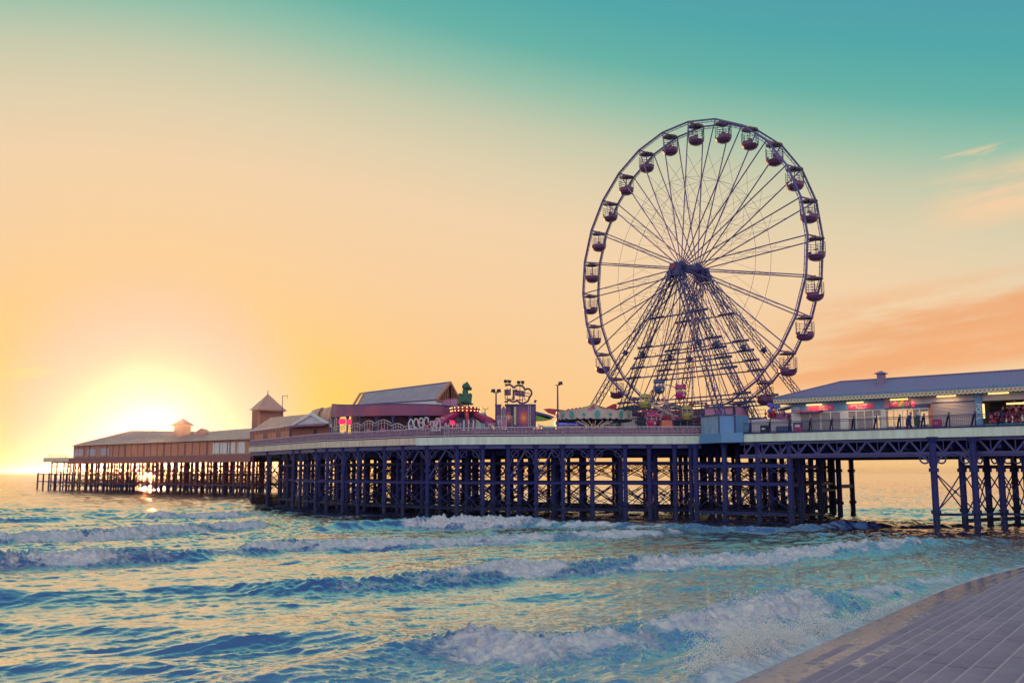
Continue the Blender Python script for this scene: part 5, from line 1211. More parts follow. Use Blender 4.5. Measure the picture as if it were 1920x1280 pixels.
# steps and platform in front
mb = MB(); mb.b(f.x(933), f.x(950), -.8, .0, f.z(802), f.z(786)); mb.build('side_panel', M['pink'], t)
mb = MB(); zr0 = f.z(786)
for xx in (932, 941, 950, 960): mb.tube((f.x(xx), -.85, 0), (f.x(xx), -.85, f.z(780)), .035, 5)
for pyr in (780.5, 783.5): mb.tube((f.x(932), -.85, f.z(pyr)), (f.x(960), -.85, f.z(pyr)), .03, 5)
mb.build('handrail', M['rail'], t)
f2 = Fr(936, 116.5); t2 = f2.thing('ride_tower', 'narrow purple pay tower left of the starburst trailer', 'tower')
mb = MB(); mb.b(f2.x(928.5), f2.x(939.5), 0, 1.2, 0, f2.z(759.5)); mb.build('wall', M['burst_bg'], t2)
mb = MB(); mb.b(f2.x(927.8), f2.x(940.2), -.1, 1.3, f2.z(759.5) + .003, f2.z(757.8)); mb.build('roof', M['purple'], t2)
mb = MB(); mb.b(f2.x(933), f2.x(937), -.04, -.003, f2.z(790), f2.z(764)); mb.build('panel', M['purple'], t2)
mb = MB(); mb.prism([(f2.x(940), .2, f2.z(785)), (f2.x(948), .2, f2.z(785)), (f2.x(948), .2, f2.z(766)), (f2.x(944), .2, f2.z(760)), (f2.x(940), .2, f2.z(766))], (0, .2, 0)); mb.build('pointed_board', M['grey'], t2)
# sign
f = Fr(972, 115.6); t = f.thing('sign', 'cloud-shaped outline sign with letter boards on top of the starburst trailer', 'sign')
def arcpts(cx, cy, rx, ry, a0, a1, n=12): return [(f.x(cx + rx * math.cos(math.radians(a0 + (a1 - a0) * k / n))), 0, f.z(cy - ry * math.sin(math.radians(a0 + (a1 - a0) * k / n)))) for k in range(n + 1)]
ol = arcpts(953.5, 731, 10, 10, 130, 25) + arcpts(973, 733, 11.5, 11, 150, 20)[0:] + arcpts(989.5, 736.5, 7.5, 8, 140, -60) + arcpts(980, 746, 12, 9.5, -5, -140) + arcpts(963, 746, 8, 7, -35, -150) + arcpts(948, 747, 6, 5.8, -40, -110)
mb = MB(); mb.path(ol, .13, 6); mb.build('outline', M['sign_purple'] if 'sign_purple' in M else mat('sign_purple', (.13, .05, .12), .5, .3, 2.0), t)
M['sign_purple'] = bpy.data.materials['sign_purple']
bd = MB(); bd.prism([(f.x(a), -.12, f.z(b)) for a, b in ((945.5, 730), (958, 730), (958, 741), (945.8, 741))], (0, .12, 0)); bd.prism([(f.x(a), -.12, f.z(b)) for a, b in ((961, 730), (970, 730.5), (970, 734), (965.5, 734), (965, 750), (960, 750), (961, 741))], (0, .12, 0))
bd.prism([(f.x(a), -.12, f.z(b)) for a, b in ((966, 731), (984.5, 733), (984, 745), (980, 743.5), (966, 741.5))], (0, .10, 0)); bd.build('letter_board', M['sign_purple'], t)
text('lettering', 'O', .62, M['tub'], t, (f.x(949.5), -.135, f.z(735.5)), (PI / 2, 0, 0)); text('lettering', 'A', .62, M['cast'], t, (f.x(955), -.135, f.z(735.5)), (PI / 2, 0, 0)); text('lettering', 'P I E R', .50, M['cast'], t, (f.x(975.5), -.135, f.z(737.3)), (PI / 2, .06, 0))
mb = MB()
for a, b, c_, d_ in ((951, 727, 951, 758), (957, 727, 957, 731), (975, 724, 974.5, 760), (968, 727, 968, 732), (980, 744, 980, 753), (947, 741, 947, 748), (947, 747.5, 962, 748), (967, 749, 981, 749.5), (983, 735, 994, 738), (983, 741, 993, 743), (982, 746, 986, 750)): mb.bar((f.x(a), .08, f.z(b)), (f.x(c_), .08, f.z(d_)), .09)
mb.build('frame', M['iron2'], t)
for px, py in ((948, 714.5), (955, 715), (972.5, 716.5), (980, 716.5)): mb = MB(); x, z = f.x(px), f.z(py); mb.prism([(x - .22, -.2, z - .16), (x + .18, -.2, z - .2), (x + .24, -.2, z + .14), (x - .2, -.2, z + .18)], (0, .36, 0)); mb.bar((x, 0, z - .18), (x, 0, z - .45), .05); mb.build('floodlight', M['dark'], t)
mb = MB(); mb.bar((f.x(946), .0, f.z(720)), (f.x(957), 0, f.z(720)), .05); mb.bar((f.x(970), 0, f.z(721.5)), (f.x(982), 0, f.z(721.5)), .05); mb.build('lamp_bar', M['iron2'], t)

# --- frog ride
f = Fr(876, 117.0); t = f.thing('spider_ride', 'red ride with drooping arms and a lit drum under a green frog', 'ride')
zt, zb = f.z(763.5), f.z(775.5); x0, x1 = f.x(859), f.x(888)
mb = MB(); mb.lathe([(1.55, zb + .1), (1.75, zb + .25), (1.85, zt - .1), (1.75, zt), (.2, zt + .15)], (f.x(872.5), 0, 0), 22); mb.build('drum', M['red'], t)
mb = MB()
for k in range(22):
    q = 2 * PI * k / 22
    for zz, rr_ in ((zb + .3, 1.78), (zt - .12, 1.86)): mb.ball((f.x(872.5) + rr_ * math.cos(q), rr_ * math.sin(q), zz), .085, 4)
o = mb.build('bulbs', M['bulb'], t); o['kind'] = 'stuff'
mb = MB(); mb.lathe([(.5, 0), (.6, zb - .6), (1.5, zb + .1)], (f.x(872.5), 0, 0), 16); mb.build('column', M['navy'], t)
for q in range(8):
    a = 2 * PI * q / 8 + .12; mb = MB(); c = Vector((f.x(872.5), 0, zb)); e = Vector((math.cos(a), math.sin(a), 0)); mb.bar(c + e * 1.2 + Vector((0, 0, .1)), c + e * 3.2 + Vector((0, 0, -.7)), .42); mb.bar(c + e * 3.1 + Vector((0, 0, -.65)), c + e * 4.9 + Vector((0, 0, -1.65)), .34); mb.build('arm', M['magenta'] if q % 2 else M['red'], t)
    s = MB(); c2 = c + e * 5.2 + Vector((0, 0, -1.75)); pr = Vector((-e.y, e.x, 0))
    for j in (-.55, 0, .55):
        b_ = c2 + pr * j; s.path([b_ + e * .3 + Vector((0, 0, -.45)), b_ + Vector((0, 0, -.5)), b_ - e * .1 + Vector((0, 0, .3)), b_ + e * .05 + Vector((0, 0, .65)), b_ + e * .35 + Vector((0, 0, .62)), b_ + e * .45 + Vector((0, 0, .2))], .075, 5)
        s.b(b_.x - .16, b_.x + .16, b_.y - .16, b_.y + .16, b_.z - .5, b_.z - .38)
    s.build('seat_row', M['rail'], t)
fz = MB()
for k in range(14): x = f.x(838 + k * 7.2); fz.tube((x, -4.2, 0), (x, -4.2, f.z(797)), .03, 4)
for pyr in (797, 800): fz.tube((f.x(838), -4.2, f.z(pyr)), (f.x(932), -4.2, f.z(pyr)), .025, 4)
for k in range(6): fz.tube((f.x(838 + k * 15), -4.2, 0), (f.x(846 + k * 15), -4.2, f.z(797)), .02, 4)
fz.build('ride_fence', M['rail'], t)
# frog: one continuous remeshed figure seated on the drum
fg = Fr(875, 117.0, zat(763.5, 117, 875) + .05); t = fg.thing('frog_figure', 'green frog figure seated on top of the red ride', 'figure')
mb = MB(); X_, Z_ = fg.x, fg.z
mb.ball((X_(873), 0, Z_(751)), .58, 10, (1, .95, 1.0)); mb.ball((X_(872), 0, Z_(743)), .46, 10, (1, .95, 1.3)); mb.ball((X_(872), 0, Z_(735)), .33, 10, (1.15, 1.05, 1.6))
mb.ball((X_(873.5), 0, Z_(724.5)), .45, 10, (1.1, 1.15, 1.0)); mb.ball((X_(879.5), 0, Z_(727.5)), .26, 10, (1.35, 1.3, .62)); mb.ball((X_(881), 0, Z_(730.5)), .20, 8, (1.1, 1.2, .45)); mb.ball((X_(875), .22, Z_(718.3)), .17, 8); mb.ball((X_(875), -.22, Z_(718.3)), .17, 8); mb.ball((X_(867.5), 0, Z_(725)), .14, 8)
for px, s in ((862.5, -1), (881, 1)):
    for y in (-.28, .28):
        mb.tube((X_(px), y, Z_(741)), (X_(px - s * 3), y, Z_(755)), .26, 10, .36); mb.ball((X_(px), y, Z_(741)), .27, 8)
        mb.tube((X_(px), y, Z_(741)), (X_(px + s * 1.5), y - .2, Z_(756.5)), .17, 8, .12); mb.ball((X_(px + s * 2.5), y - .25, Z_(757.8)), .18, 8, (1.7, 1.1, .5))
for y in (-.40, .40): mb.tube((X_(876), y * .8, Z_(739)), (X_(878.5), y, Z_(748)), .12, 8, .10); mb.tube((X_(878.5), y, Z_(748)), (X_(876), y, Z_(757)), .10, 8, .08); mb.ball((X_(877), y, Z_(758)), .14, 6, (1.5, 1, .5))
body = mb.build('body', M['green'], t); rm = body.modifiers.new('remesh', 'REMESH'); rm.mode = 'VOXEL'; rm.voxel_size = .05; rm.use_smooth_shade = True
sm = body.modifiers.new('smooth', 'SMOOTH'); sm.iterations = 3
mb = MB(); mb.tube((X_(868), 0, 0), (X_(868), 0, Z_(757)), .07, 6); mb.tube((X_(878), 0, 0), (X_(878), 0, Z_(757)), .07, 6); mb.build('support', M['iron2'], t)
# loose seat cars parked left of the frog ride
for i_, (px, py0, n_, lab) in enumerate(((784, 805, 4, 'row of white ride seats with tall hooped backs parked by the railing'), (829, 803, 3, 'three white ride seats with hooped backs beside a red lamp'))):
    f = Fr(px, 116.5); t = f.thing('ride_car', lab, 'ride car', 'white ride seats by the railing'); h = f.z(785 if i_ == 0 else 783)
    for k in range(n_):
        s = MB(); x = (k - (n_ - 1) / 2) * .62; zb_ = h - 1.25 + k * .08
        s.path([(x + .25, -.2, zb_ + .1), (x - .1, -.15, zb_), (x - .25, 0, zb_ + .7), (x - .05, 0, zb_ + 1.2), (x + .25, -.1, zb_ + 1.1), (x + .35, -.2, zb_ + .55)], .085, 6); s.path([(x + .25, .4, zb_ + .1), (x - .1, .4, zb_), (x - .25, .4, zb_ + .7), (x - .05, .4, zb_ + 1.2), (x + .25, .4, zb_ + 1.1)], .07, 6); s.b(x - .2, x + .3, -.15, .45, zb_ - .05, zb_ + .1); s.build('seat', M['rail'], t)
    b_ = MB(); b_.bar((-.65 * n_ / 2, .1, h - 1.35), (.65 * n_ / 2, .1, h - 1.30), .14); 
    for x in (-.6, .6): b_.tube((x, .1, 0), (x * 1.0, .1, h - 1.35), .05, 5)
    b_.build('frame', M['iron2'], t)
    if i_: b_ = MB(); b_.ball((1.25, 0, h - .6), .34, 7); b_.tube((1.25, 0, 0), (1.25, 0, h - .7), .06, 5); b_.build('lamp', M['neon_red'], t)
# inflated vaults right of the frog
for px0, px1, pyt, Y, lab in ((862, 909, 767, 128, 'white inflated dome with a blue stripe behind the red ride'), (890, 921, 772, 131, 'smaller pale inflated dome behind the aerial mast')):
    f = Fr((px0 + px1) / 2, Y); t = f.thing('inflated_dome', lab, 'dome', 'inflated domes behind the red ride'); rx = (f.x(px1) - f.x(px0)) / 2; h = f.z(pyt)
    mb = MB(); n = 18
    pr = [(rx * math.cos(PI * k / n), h * math.sin(PI * k / n)) for k in range(n + 1)]
    mb.prism([(x, 0, z) for x, z in pr], (0, 6, 0)); mb.build('shell', M['white'], t)
    mb = MB(); mb.prism([(x * 1.006, -.02, z * 1.006) for x, z in pr[2:9]] + [(x * .86, -.02, z * .86) for x, z in pr[2:9]][::-1], (0, 6.05, 0)); mb.build('stripe', M['blue'], t)
# gull on the rail
p = V2(P(1013.5, 800, 109.9)); t = thing('gull', 'white gull perched on the balustrade rail', 'gull', (p.x, p.y + .18, FT + .85), .3)
mb = MB(); mb.ball((0, 0, .2), .13, 7, (1.9, .85, .85)); mb.ball((-.22, 0, .38), .075, 6); mb.tube((-.14, 0, .25), (-.21, 0, .36), .08, 7, .06); mb.tube((.18, 0, .2), (.42, 0, .13), .07, 6, .02); b_ = mb.build('body', M['white'], t, smooth=True)
mb = MB(); mb.tube((-.28, 0, .375), (-.36, 0, .355), .022, 5, .006); mb.build('beak', M['yellow'], t)
mb = MB(); mb.ball((.06, .1, .22), .11, 6, (2.2, .25, .6)); mb.ball((.06, -.1, .22), .11, 6, (2.2, .25, .6)); mb.build('wings', M['grey'], t, smooth=True)
mb = MB(); mb.tube((0, .04, 0), (0, .04, .12), .012, 4); mb.tube((0, -.04, 0), (0, -.04, .12), .012, 4); mb.build('legs', M['orange'], t)

# ------------------------------------------------------------------ buildings on the left
# curved arcade: cladding band on posts, curved in plan
arc_px = [(621, 133.5), (632, 131), (650, 128.8), (680, 125.8), (710, 123.6), (740, 122), (770, 121), (800, 120.6), (830, 121.2), (852, 123.0), (857, 126)]
apt = [V2(P(px, 790, Y)) for px, Y in arc_px]
t = thing('arcade', 'curved purple-clad arcade on slim posts with a lit red sign', 'arcade', (apt[5].x, apt[5].y, DECK)); og = (apt[5].x, apt[5].y, DECK)
def zpx(py, p): return zat(py, p.y, 960)
pt_, pb_ = [758.5, 759.5, 760, 759.5, 758.8, 758.3, 758.5, 759, 761, 763.5, 765], [783, 781.5, 780, 779.5, 779, 778.5, 778.5, 778.5, 779, 780, 781]
mb = MB(); n = len(apt); vs = []
th = [Vector((.05, .3, 0))] * n
for p, a, b in zip(apt, pt_, pb_): vs += [z_(p, zpx(a, p)), z_(p, zpx(b, p)), z_(p + Vector((.25, .35, 0)), zpx(a, p)), z_(p + Vector((.25, .35, 0)), zpx(b, p))]
fs = []
for k in range(n - 1):
    a, b = 4 * k, 4 * k + 4; fs += [(a + 1, b + 1, b, a), (a + 2, b + 2, b + 3, a + 3), (a, b, b + 2, a + 2), (a + 3, b + 3, b + 1, a + 1)]
fs += [(0, 2, 3, 1), (4 * n - 4, 4 * n - 3, 4 * n - 1, 4 * n - 2)]
mb.add(vs, fs); mb.build('cladding', M['purple'], t, og)
cp = MB()
for p, q, a, b in zip(apt[:-1], apt[1:], pt_[:-1], pt_[1:]): cp.tube(z_(p + Vector((.1, .15, 0)), zpx(a, p) + .06), z_(q + Vector((.1, .15, 0)), zpx(b, q) + .06), .10, 5)
cp.build('coping', M['iron2'], t, og)
# flat roof, inner wall, posts
bk = Vector((6, 7, 0)); mb = MB(); poly = apt + [apt[-1] + bk * .4, apt[0] + bk]
mb.prism([z_(p + Vector((.3, .4, 0)), zpx(767, apt[5])) for p in poly], (0, 0, .15)); mb.build('roof', M['roof'], t, og)
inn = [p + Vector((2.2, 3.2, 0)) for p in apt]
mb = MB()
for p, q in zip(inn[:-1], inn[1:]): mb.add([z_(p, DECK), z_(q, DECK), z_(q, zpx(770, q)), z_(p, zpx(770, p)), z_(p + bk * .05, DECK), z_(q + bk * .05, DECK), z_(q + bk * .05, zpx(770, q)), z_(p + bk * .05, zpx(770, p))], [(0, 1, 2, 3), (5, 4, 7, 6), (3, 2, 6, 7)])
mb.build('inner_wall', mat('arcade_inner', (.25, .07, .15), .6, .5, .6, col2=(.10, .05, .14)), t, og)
for px, Y in ((622.5, 133.2), (632.5, 131), (649.5, 128.9), (673, 126.4), (704, 124), (735, 122.2), (768, 121.1), (800, 120.7)):
    p = V2(P(px, 800, Y)); mb = MB(); zt = zat(780, Y, px); mb.bar(z_(p + Vector((.1, .15, 0)), DECK), z_(p + Vector((.1, .15, 0)), zt), .22); mb.tube(z_(p + Vector((.1, .15, 0)), zt - .5), z_(p + Vector((.1, .15, 0)), zt), .12, 6, .28); mb.build('post', M['iron2'], t, og)
# glowing rounded red sign panels
for i_, (a, b, pa, pb) in enumerate(((634.5, 648, 784.5, 795), (651, 659, 785.5, 796))):
    Y = 129.6 - i_; mb = MB(); zc = [zat(q, Y, a) for q in (pa, pb)]; pts = []
    xa, xb = P(a, 800, Y).x, P(b, 800, Y).x; r_ = (zc[0] - zc[1]) / 2
    for k in range(13): q = PI / 2 - PI * k / 12; pts.append((xb - r_ * .6 + r_ * .6 * math.cos(q), Y, (zc[0] + zc[1]) / 2 + r_ * math.sin(q)))
    for k in range(5): q = -PI / 2 - PI * k / 4; pts.append((xa + r_ * .3 + r_ * .3 * math.cos(q), Y, (zc[0] + zc[1]) / 2 + r_ * math.sin(q)))
    mb.prism(pts, (.03, .12, 0)); mb.build('lit_sign', M['neon_red'], t, og)
# arched decorative panels along the front (garden railings)
t = thing('arched_fence', 'row of arched iron fence panels with round flower motifs under the arcade', 'fence', (apt[4].x, apt[4].y - .6, DECK)); og2 = (apt[4].x, apt[4].y - .6, DECK)
pan = [(622, 132.6), (640, 129.4), (656, 127.4), (679, 125.0), (703, 123.2), (733, 121.5), (756, 120.6), (780, 120.0)]
hg = [(800, 806), (797, 806), (794, 806), (789, 803), (787.5, 802), (794, 804), (798, 804)]
for (pa, pb, (h0, h1)) in zip(pan[:-1], pan[1:], hg):
    a = V2(P(pa[0], 800, pa[1])); b = V2(P(pb[0], 800, pb[1])); mb = MB(); n = 10
    top = [z_(a.lerp(b, k / n), zat(h1, a.y) + (zat(h0, a.y) - zat(h1, a.y)) * (.55 + .45 * math.sin(PI * k / n))) for k in range(n + 1)]
    mb.path(top, .05, 5); mb.path([q - Vector((0, 0, .35)) for q in top], .03, 4)
    for q in top[::2]: mb.tube(z_(q, DECK + .1), q, .03, 4)
    mb.bar(z_(a, DECK + .15), z_(b, DECK + .15), .06); pn = mb.build('panel', M['rail'], t, og2)
    c = a.lerp(b, .5); zc = (DECK + .2 + top[n // 2].z - .3) / 2; mo = MB(); e = (b - a).normalized()
    for k in range(7): q = PI * k / 6; mo.bar(z_(c, zc - .3), z_(c, zc - .3) + e * (.75 * math.cos(q)) + Vector((0, 0, .75 * math.sin(q))), .13)
    mo.ball(z_(c, zc - .3), .3, 6); mo.build('flower_motif', M['pink'], pn, (0, 0, 0) if False else og2)

# great hall with a sloping glazed roof
Yh = 131; f = Fr(760, Yh); t = f.thing('hall', 'hall with a pale ribbed pitched roof and open gable trusses', 'hall')
def LP(px, py, Y): p = P(px, py, Y); return Vector((p.x - f.p.x, p.y - Yh, p.z - DECK))
rl, rr_ = LP(684, 736.5, 148), LP(843.5, 716.8, 131); el_, er_ = LP(672, 759, 143), LP(818, 749.5, 126)
bl, br_ = rl + (rl - el_) * Vector((1, 1, -1)) * 1.0, None
off = Vector((7.5, 7.0, 0)); eL2 = Vector((rl.x * 2 - el_.x, rl.y * 2 - el_.y, el_.z)); eR2 = Vector((rr_.x * 2 - er_.x, rr_.y * 2 - er_.y, er_.z))
mb = MB(); N_ = 46
for k in range(N_):
    a, b = k / N_, (k + 1) / N_; lift = Vector((0, 0, .06))
    p0, p1, q1, q0 = el_.lerp(er_, a), el_.lerp(er_, b), rl.lerp(rr_, b), rl.lerp(rr_, a)
    mb.add([p0, p1, q1, q0], [(0, 1, 2, 3)]); mb.bar(p0 + lift * .5, q0 + lift * .5, .10)
mb.add([eL2, eR2, rr_, rl], [(3, 2, 1, 0)]); rf = mb.build('roof', M['glazed'], t)
mb = MB(); mb.tube(rl, rr_, .14, 6); mb.bar(LP(795, 729.5, 137) + Vector((0, -.1, .1)), LP(771, 754.5, 132) + Vector((0, -.1, .12)), .25); mb.bar(el_, er_, .16); mb.build('ridge', M['iron2'], rf)
mb = MB(); mb.bar(el_, rl, .34); mb.bar(el_ + (el_ - er_).normalized() * 1.6, rl + (rl - rr_).normalized() * 1.3, .26); mb.bar(el_ + (el_ - er_).normalized() * 1.6, el_, .2); mb.bar(rl + (rl - rr_).normalized() * 1.3, rl, .2); mb.build('end_truss', M['timber'], t)
mb = MB(); mb.bar(er_, rr_, .34); mb.bar(eR2, rr_, .34)
for k in range(1, 6): a = er_.lerp(rr_, k / 6); b = er_.lerp(eR2, k / 12); mb.bar(a, b, .10); mb.bar(a, er_.lerp(eR2, (k + 1) / 12), .08); a2 = eR2.lerp(rr_, k / 6); mb.bar(a2, eR2.lerp(er_, k / 12), .10)
mb.bar(er_, eR2, .18); mb.build('gable_truss', M['timber'], t)
mb = MB(); mb.add([Vector((el_.x, el_.y, 0)), Vector((er_.x, er_.y, 0)), er_, el_], [(0, 1, 2, 3)]); mb.add([Vector((er_.x, er_.y, 0)), Vector((eR2.x, eR2.y, 0)), Vector((eR2.x, eR2.y, er_.z - .2)), Vector((er_.x, er_.y, er_.z - .2))], [(0, 1, 2, 3)]); mb.add([Vector((eL2.x, eL2.y, 0)), Vector((el_.x, el_.y, 0)), el_, rl, eL2], [(0, 1, 2, 3, 4)]); mb.add([Vector((eL2.x, eL2.y, 0)), Vector((eR2.x, eR2.y, 0)), eR2, eL2], [(3, 2, 1, 0)]); mb.build('wall', M['white'], t)
f = Fr(842, 128); t = f.thing('pink_screen', 'plain pink panel screen between the hall and the frog ride', 'screen')
mb = MB(); mb.prism([(f.x(826), 0, 0), (f.x(858), 0, 0), (f.x(857), 0, f.z(746)), (f.x(826), 0, f.z(749.5))], (0, .3, 0)); mb.build('panel', M['pink'], t)
mb = MB(); mb.bar((f.x(844), -.03, 0), (f.x(844), -.03, f.z(747.5)), .06); mb.bar((f.x(826), -.03, f.z(749.3)), (f.x(857), -.03, f.z(745.8)), .08); mb.build('frame', M['purple'], t)

# barrel-vaulted shelters
for px0, px1, pyt, Y, lab in ((585, 622, 763.5, 150, 'pale barrel-vaulted shelter with a glazed arched end, left of the arcade'), (610, 640, 760.5, 143, 'second barrel vault tucked against the curved arcade')):
    f = Fr((px0 + px1) / 2, Y); t = f.thing('vaulted_shelter', lab, 'shelter', 'barrel vaults left of the arcade', rz=.42); w = (f.x(px1) - f.x(px0)) * .40; h = f.z(pyt); n = 16; sp = h * .35
    pr = [(-w, 0)] + [(w * math.cos(PI - PI * k / n), sp + (h - sp) * math.sin(PI * k / n)) for k in range(n + 1)] + [(w, 0)]
    mb = MB(); L = 5.5; vs = []; fs = []
    for x, z in pr: vs += [(x, -.3, z), (x, L, z), (x * .93, -.3, z * .95), (x * .93, L, z * .95)]
    for k in range(len(pr) - 1): a, b = 4 * k, 4 * k + 4; fs += [(a, b, b + 1, a + 1), (a + 2, a + 3, b + 3, b + 2), (a + 2, b + 2, b, a)]
    mb.add(vs, fs); mb.build('vault', M['roof_lt'], t)
    g = MB(); g.add([(x * .93, .1, z * .95) for x, z in pr], [tuple(range(len(pr)))]); g.build('glazed_end', mat('pale_glass', (.62, .48, .40), .2, .15, .6), t)
    fr = MB()
    for k in (-2, -1, 0, 1, 2): x = w * .33 * k; zz = sp + (h - sp) * math.sqrt(max(0, 1 - (x / w) ** 2)); fr.bar((x, .06, 0), (x, .06, zz * .94), .07)
    fr.bar((-w * .9, .05, sp), (w * .9, .05, sp), .07); fr.build('mullion', M['iron2'], t)

# boarded pavilion with a gable, on the left end of the wide middle
f = Fr(545, 150); t = f.thing('pavilion', 'weathered boarded pavilion with pale gable at the left end of the platform', 'pavilion')
def LQ(px, py, Y): p = P(px, py, Y); return Vector((p.x - f.p.x, p.y - f.Y, p.z - DECK))
A = LQ(469, 808, 166); B = LQ(546, 798, 147); Cc = LQ(621, 800, 140)        # eaves: left corner, gable's left, gable's right
rgR, rgL = LQ(581.5, 776.5, 145), LQ(508, 783, 165)
g0 = lambda v: Vector((v.x, v.y, 0))
mb = MB(); mb.add([g0(A), g0(B), B, A], [(0, 1, 2, 3)]); mb.add([g0(B), g0(Cc), Cc, B], [(0, 1, 2, 3)]); bkv = (Cc - B) * .9; D = Cc + (A - B)
mb.add([g0(Cc), g0(D), D, Cc], [(0, 1, 2, 3)]); mb.add([g0(D), g0(A), A, D], [(0, 1, 2, 3)]); mb.build('wall', M['wood'], t)
up = Vector((0, 0, .05)); ov = (B - A).normalized() * .5
mb = MB(); mb.add([A + up, B + ov + up, rgR + ov + up, rgL + up], [(0, 1, 2, 3)]); mb.add([Cc + ov + up, D + up, rgL + up, rgR + ov + up], [(0, 1, 2, 3)]); mb.add([D + up, A + up, rgL + up], [(0, 1, 2)])
n_ = Vector((0, 0, -.18)); mb.add([A + up + n_, B + ov + up + n_, rgR + ov + up + n_, rgL + up + n_], [(3, 2, 1, 0)]); rf = mb.build('roof', M['roof_lt'], t)
mb = MB(); mb.add([B + up * .5, Cc + up * .5, rgR], [(0, 1, 2)]); mb.build('gable', M['grey'], t)
mb = MB(); mb.bar(B + ov + up, rgR + ov + up, .35); mb.bar(Cc + ov + up, rgR + ov + up, .35); mb.bar(A + up, B + ov + up, .22); mb.build('bargeboard', M['white'], rf)
# porch canopy strip, windows and door
e = (Cc - B).normalized(); nr = Vector((e.y, -e.x, 0)); nr = nr if nr.y < 0 else -nr
mb = MB(); zc = B.z * .93; mb.prism([z_(B + nr * 1.3, zc - .1), z_(Cc + nr * 1.3, zc - .1), z_(Cc + nr * .02, zc + .2), z_(B + nr * .02, zc + .2)], (0, 0, .14)); mb.build('porch_canopy', M['purple'], t)
e2 = (B - A).normalized(); n2 = Vector((e2.y, -e2.x, 0)); n2 = n2 if n2.y < 0 else -n2; LAB = (B - A).length
for a, b in ((.14, .22), (.24, .36), (.48, .56), (.57, .68), (.78, .87), (.88, .97)):
    mb = MB(); p, q = A.lerp(B, a) + n2 * .03, A.lerp(B, b) + n2 * .03; z0, z1 = .9, B.z * .78; zz0, zz1 = A.z * .2, A.z * .80
    mb.prism([z_(p, .4), z_(q, .4), z_(q, z1), z_(p, z1)], n2 * .05); mb.bar(z_(p + n2 * .06, (z1) * .55), z_(q + n2 * .06, z1 * .55), .10); mb.build('window', M['timber'], t)
for k in range(9): pass
mb = MB()
for k in range(1, 12): p = A.lerp(B, k / 12) + n2 * .05; mb.bar(z_(p, B.z * .84), z_(p, B.z * .96), .16)
mb.build('eaves_bracket', M['timber'], t)
mb = MB(); p, q = B.lerp(Cc, .58) + nr * .03, B.lerp(Cc, .66) + nr * .03; mb.prism([z_(p, .02), z_(q, .02), z_(q, 2.5), z_(p, 2.5)], nr * .05); mb.build('door', M['dark'], t)
mb = MB(); mb.bar(z_(B, 0), z_(B, B.z), .28); mb.bar(z_(Cc, 0), z_(Cc, Cc.z), .22); mb.build('corner_post', M['iron2'], t)
# tower with a pyramid roof
p0 = V2(P(500, 800, 176)); Yt = 176; f = Fr(500, Yt); rz = .55
t = f.thing('tower', 'square boarded tower with a pointed pyramid roof on the left', 'tower', rz=rz); s = (f.x(529) - f.x(468.5)) / (math.cos(rz) + math.sin(rz)); ze, zp = f.z(768.5), f.z(738)
mb = MB(); mb.b(-s / 2, s / 2, -s / 2, s / 2, 0, ze); mb.build('wall', M['wood'], t)
mb = MB(); o_ = s / 2 + .45; mb.add([(-o_, -o_, ze), (o_, -o_, ze), (o_, o_, ze), (-o_, o_, ze), (0, 0, zp)], [(0, 1, 4), (1, 2, 4), (2, 3, 4), (3, 0, 4), (3, 2, 1, 0)]); rf = mb.build('roof', M['roof_lt'], t)
mb = MB(); mb.tube((0, 0, zp - .1), (0, 0, zp + .8), .09, 6, .03); mb.build('finial', M['iron2'], rf)
mb = MB()
for a, b in (((-o_, -o_), (o_, -o_)), ((o_, -o_), (o_, o_))): mb.bar((*a, ze - .15), (*b, ze - .15), .30)
mb.build('cornice', M['timber'], rf)
mb = MB()
for x in (-s / 2, s / 2 - .0): mb.bar((x, -s / 2, 0), (x, -s / 2, ze - .3), .3)
mb.build('corner_post', M['timber'], t)
f = Fr(528, 170); t = f.thing('aerial', 'tall thin television aerial standing right of the pyramid tower', 'aerial'); h = f.z(741.5)
mb = MB(); mb.tube((0, 0, 0), (0, 0, h), .07, 5); mb.build('pole', M['iron2'], t); mb = MB(); mb.tube((-.1, 0, h - .1), (f.x(537), 0, h), .05, 4)
for k in range(5): mb.tube((f.x(528.5 + k * 2), -.4, h - .08 + k * .02), (f.x(528.5 + k * 2), .4, h - .08 + k * .02), .03, 4)
mb.tube((f.x(537), 0, h + .25), (f.x(537), 0, h - .6), .03, 4); mb.build('antenna', M['iron2'], t)

# the far theatre at the end of the pier
Yf = 262; f = Fr(300, Yf, FBZ + .55); t = f.thing('pier_theatre', 'far low theatre with hipped roofs across the end of the pier', 'theatre')
wl0, wl1 = FAR0 + fd * 11.5 + fn * 1.2, FAR1 - fd * 3 + fn * 1.2; b0 = FBZ + .55
def LT(p, z): return Vector((p.x - f.p.x, p.y - Yf, z - b0))
def bz(py, p): return zat(py, p.y, 300)
pc = lambda px: FAR0 + fd * on_line(px, FAR0, fd) + fn * 1.2
def pcx(px, off): o_ = FAR0 + fn * off; return o_ + fd * on_line(px, o_, fd)
mb = MB(); q0, q1, q2 = pc(131), pc(370), pc(455); ez0, ez1 = bz(836.5, q0), bz(824, q2)
zE = lambda p: ez0 + (ez1 - ez0) * ((p - q0).length / (q2 - q0).length)
dep = fn * 18
mb.add([LT(q0, b0), LT(q2, b0), LT(q2, zE(q2)), LT(q0, zE(q0)), LT(q0 + dep, b0), LT(q2 + dep, b0), LT(q2 + dep, zE(q2)), LT(q0 + dep, zE(q0))], [(0, 1, 2, 3), (5, 4, 7, 6), (1, 5, 6, 2), (4, 0, 3, 7)]); mb.build('wall', M['timber'], t)
rA, rB, rC = pcx(246, 10), pcx(380, 10), pcx(472, 10)
zA, zB, zC = bz(806, rA), bz(809, rB), bz(802.5, rC)
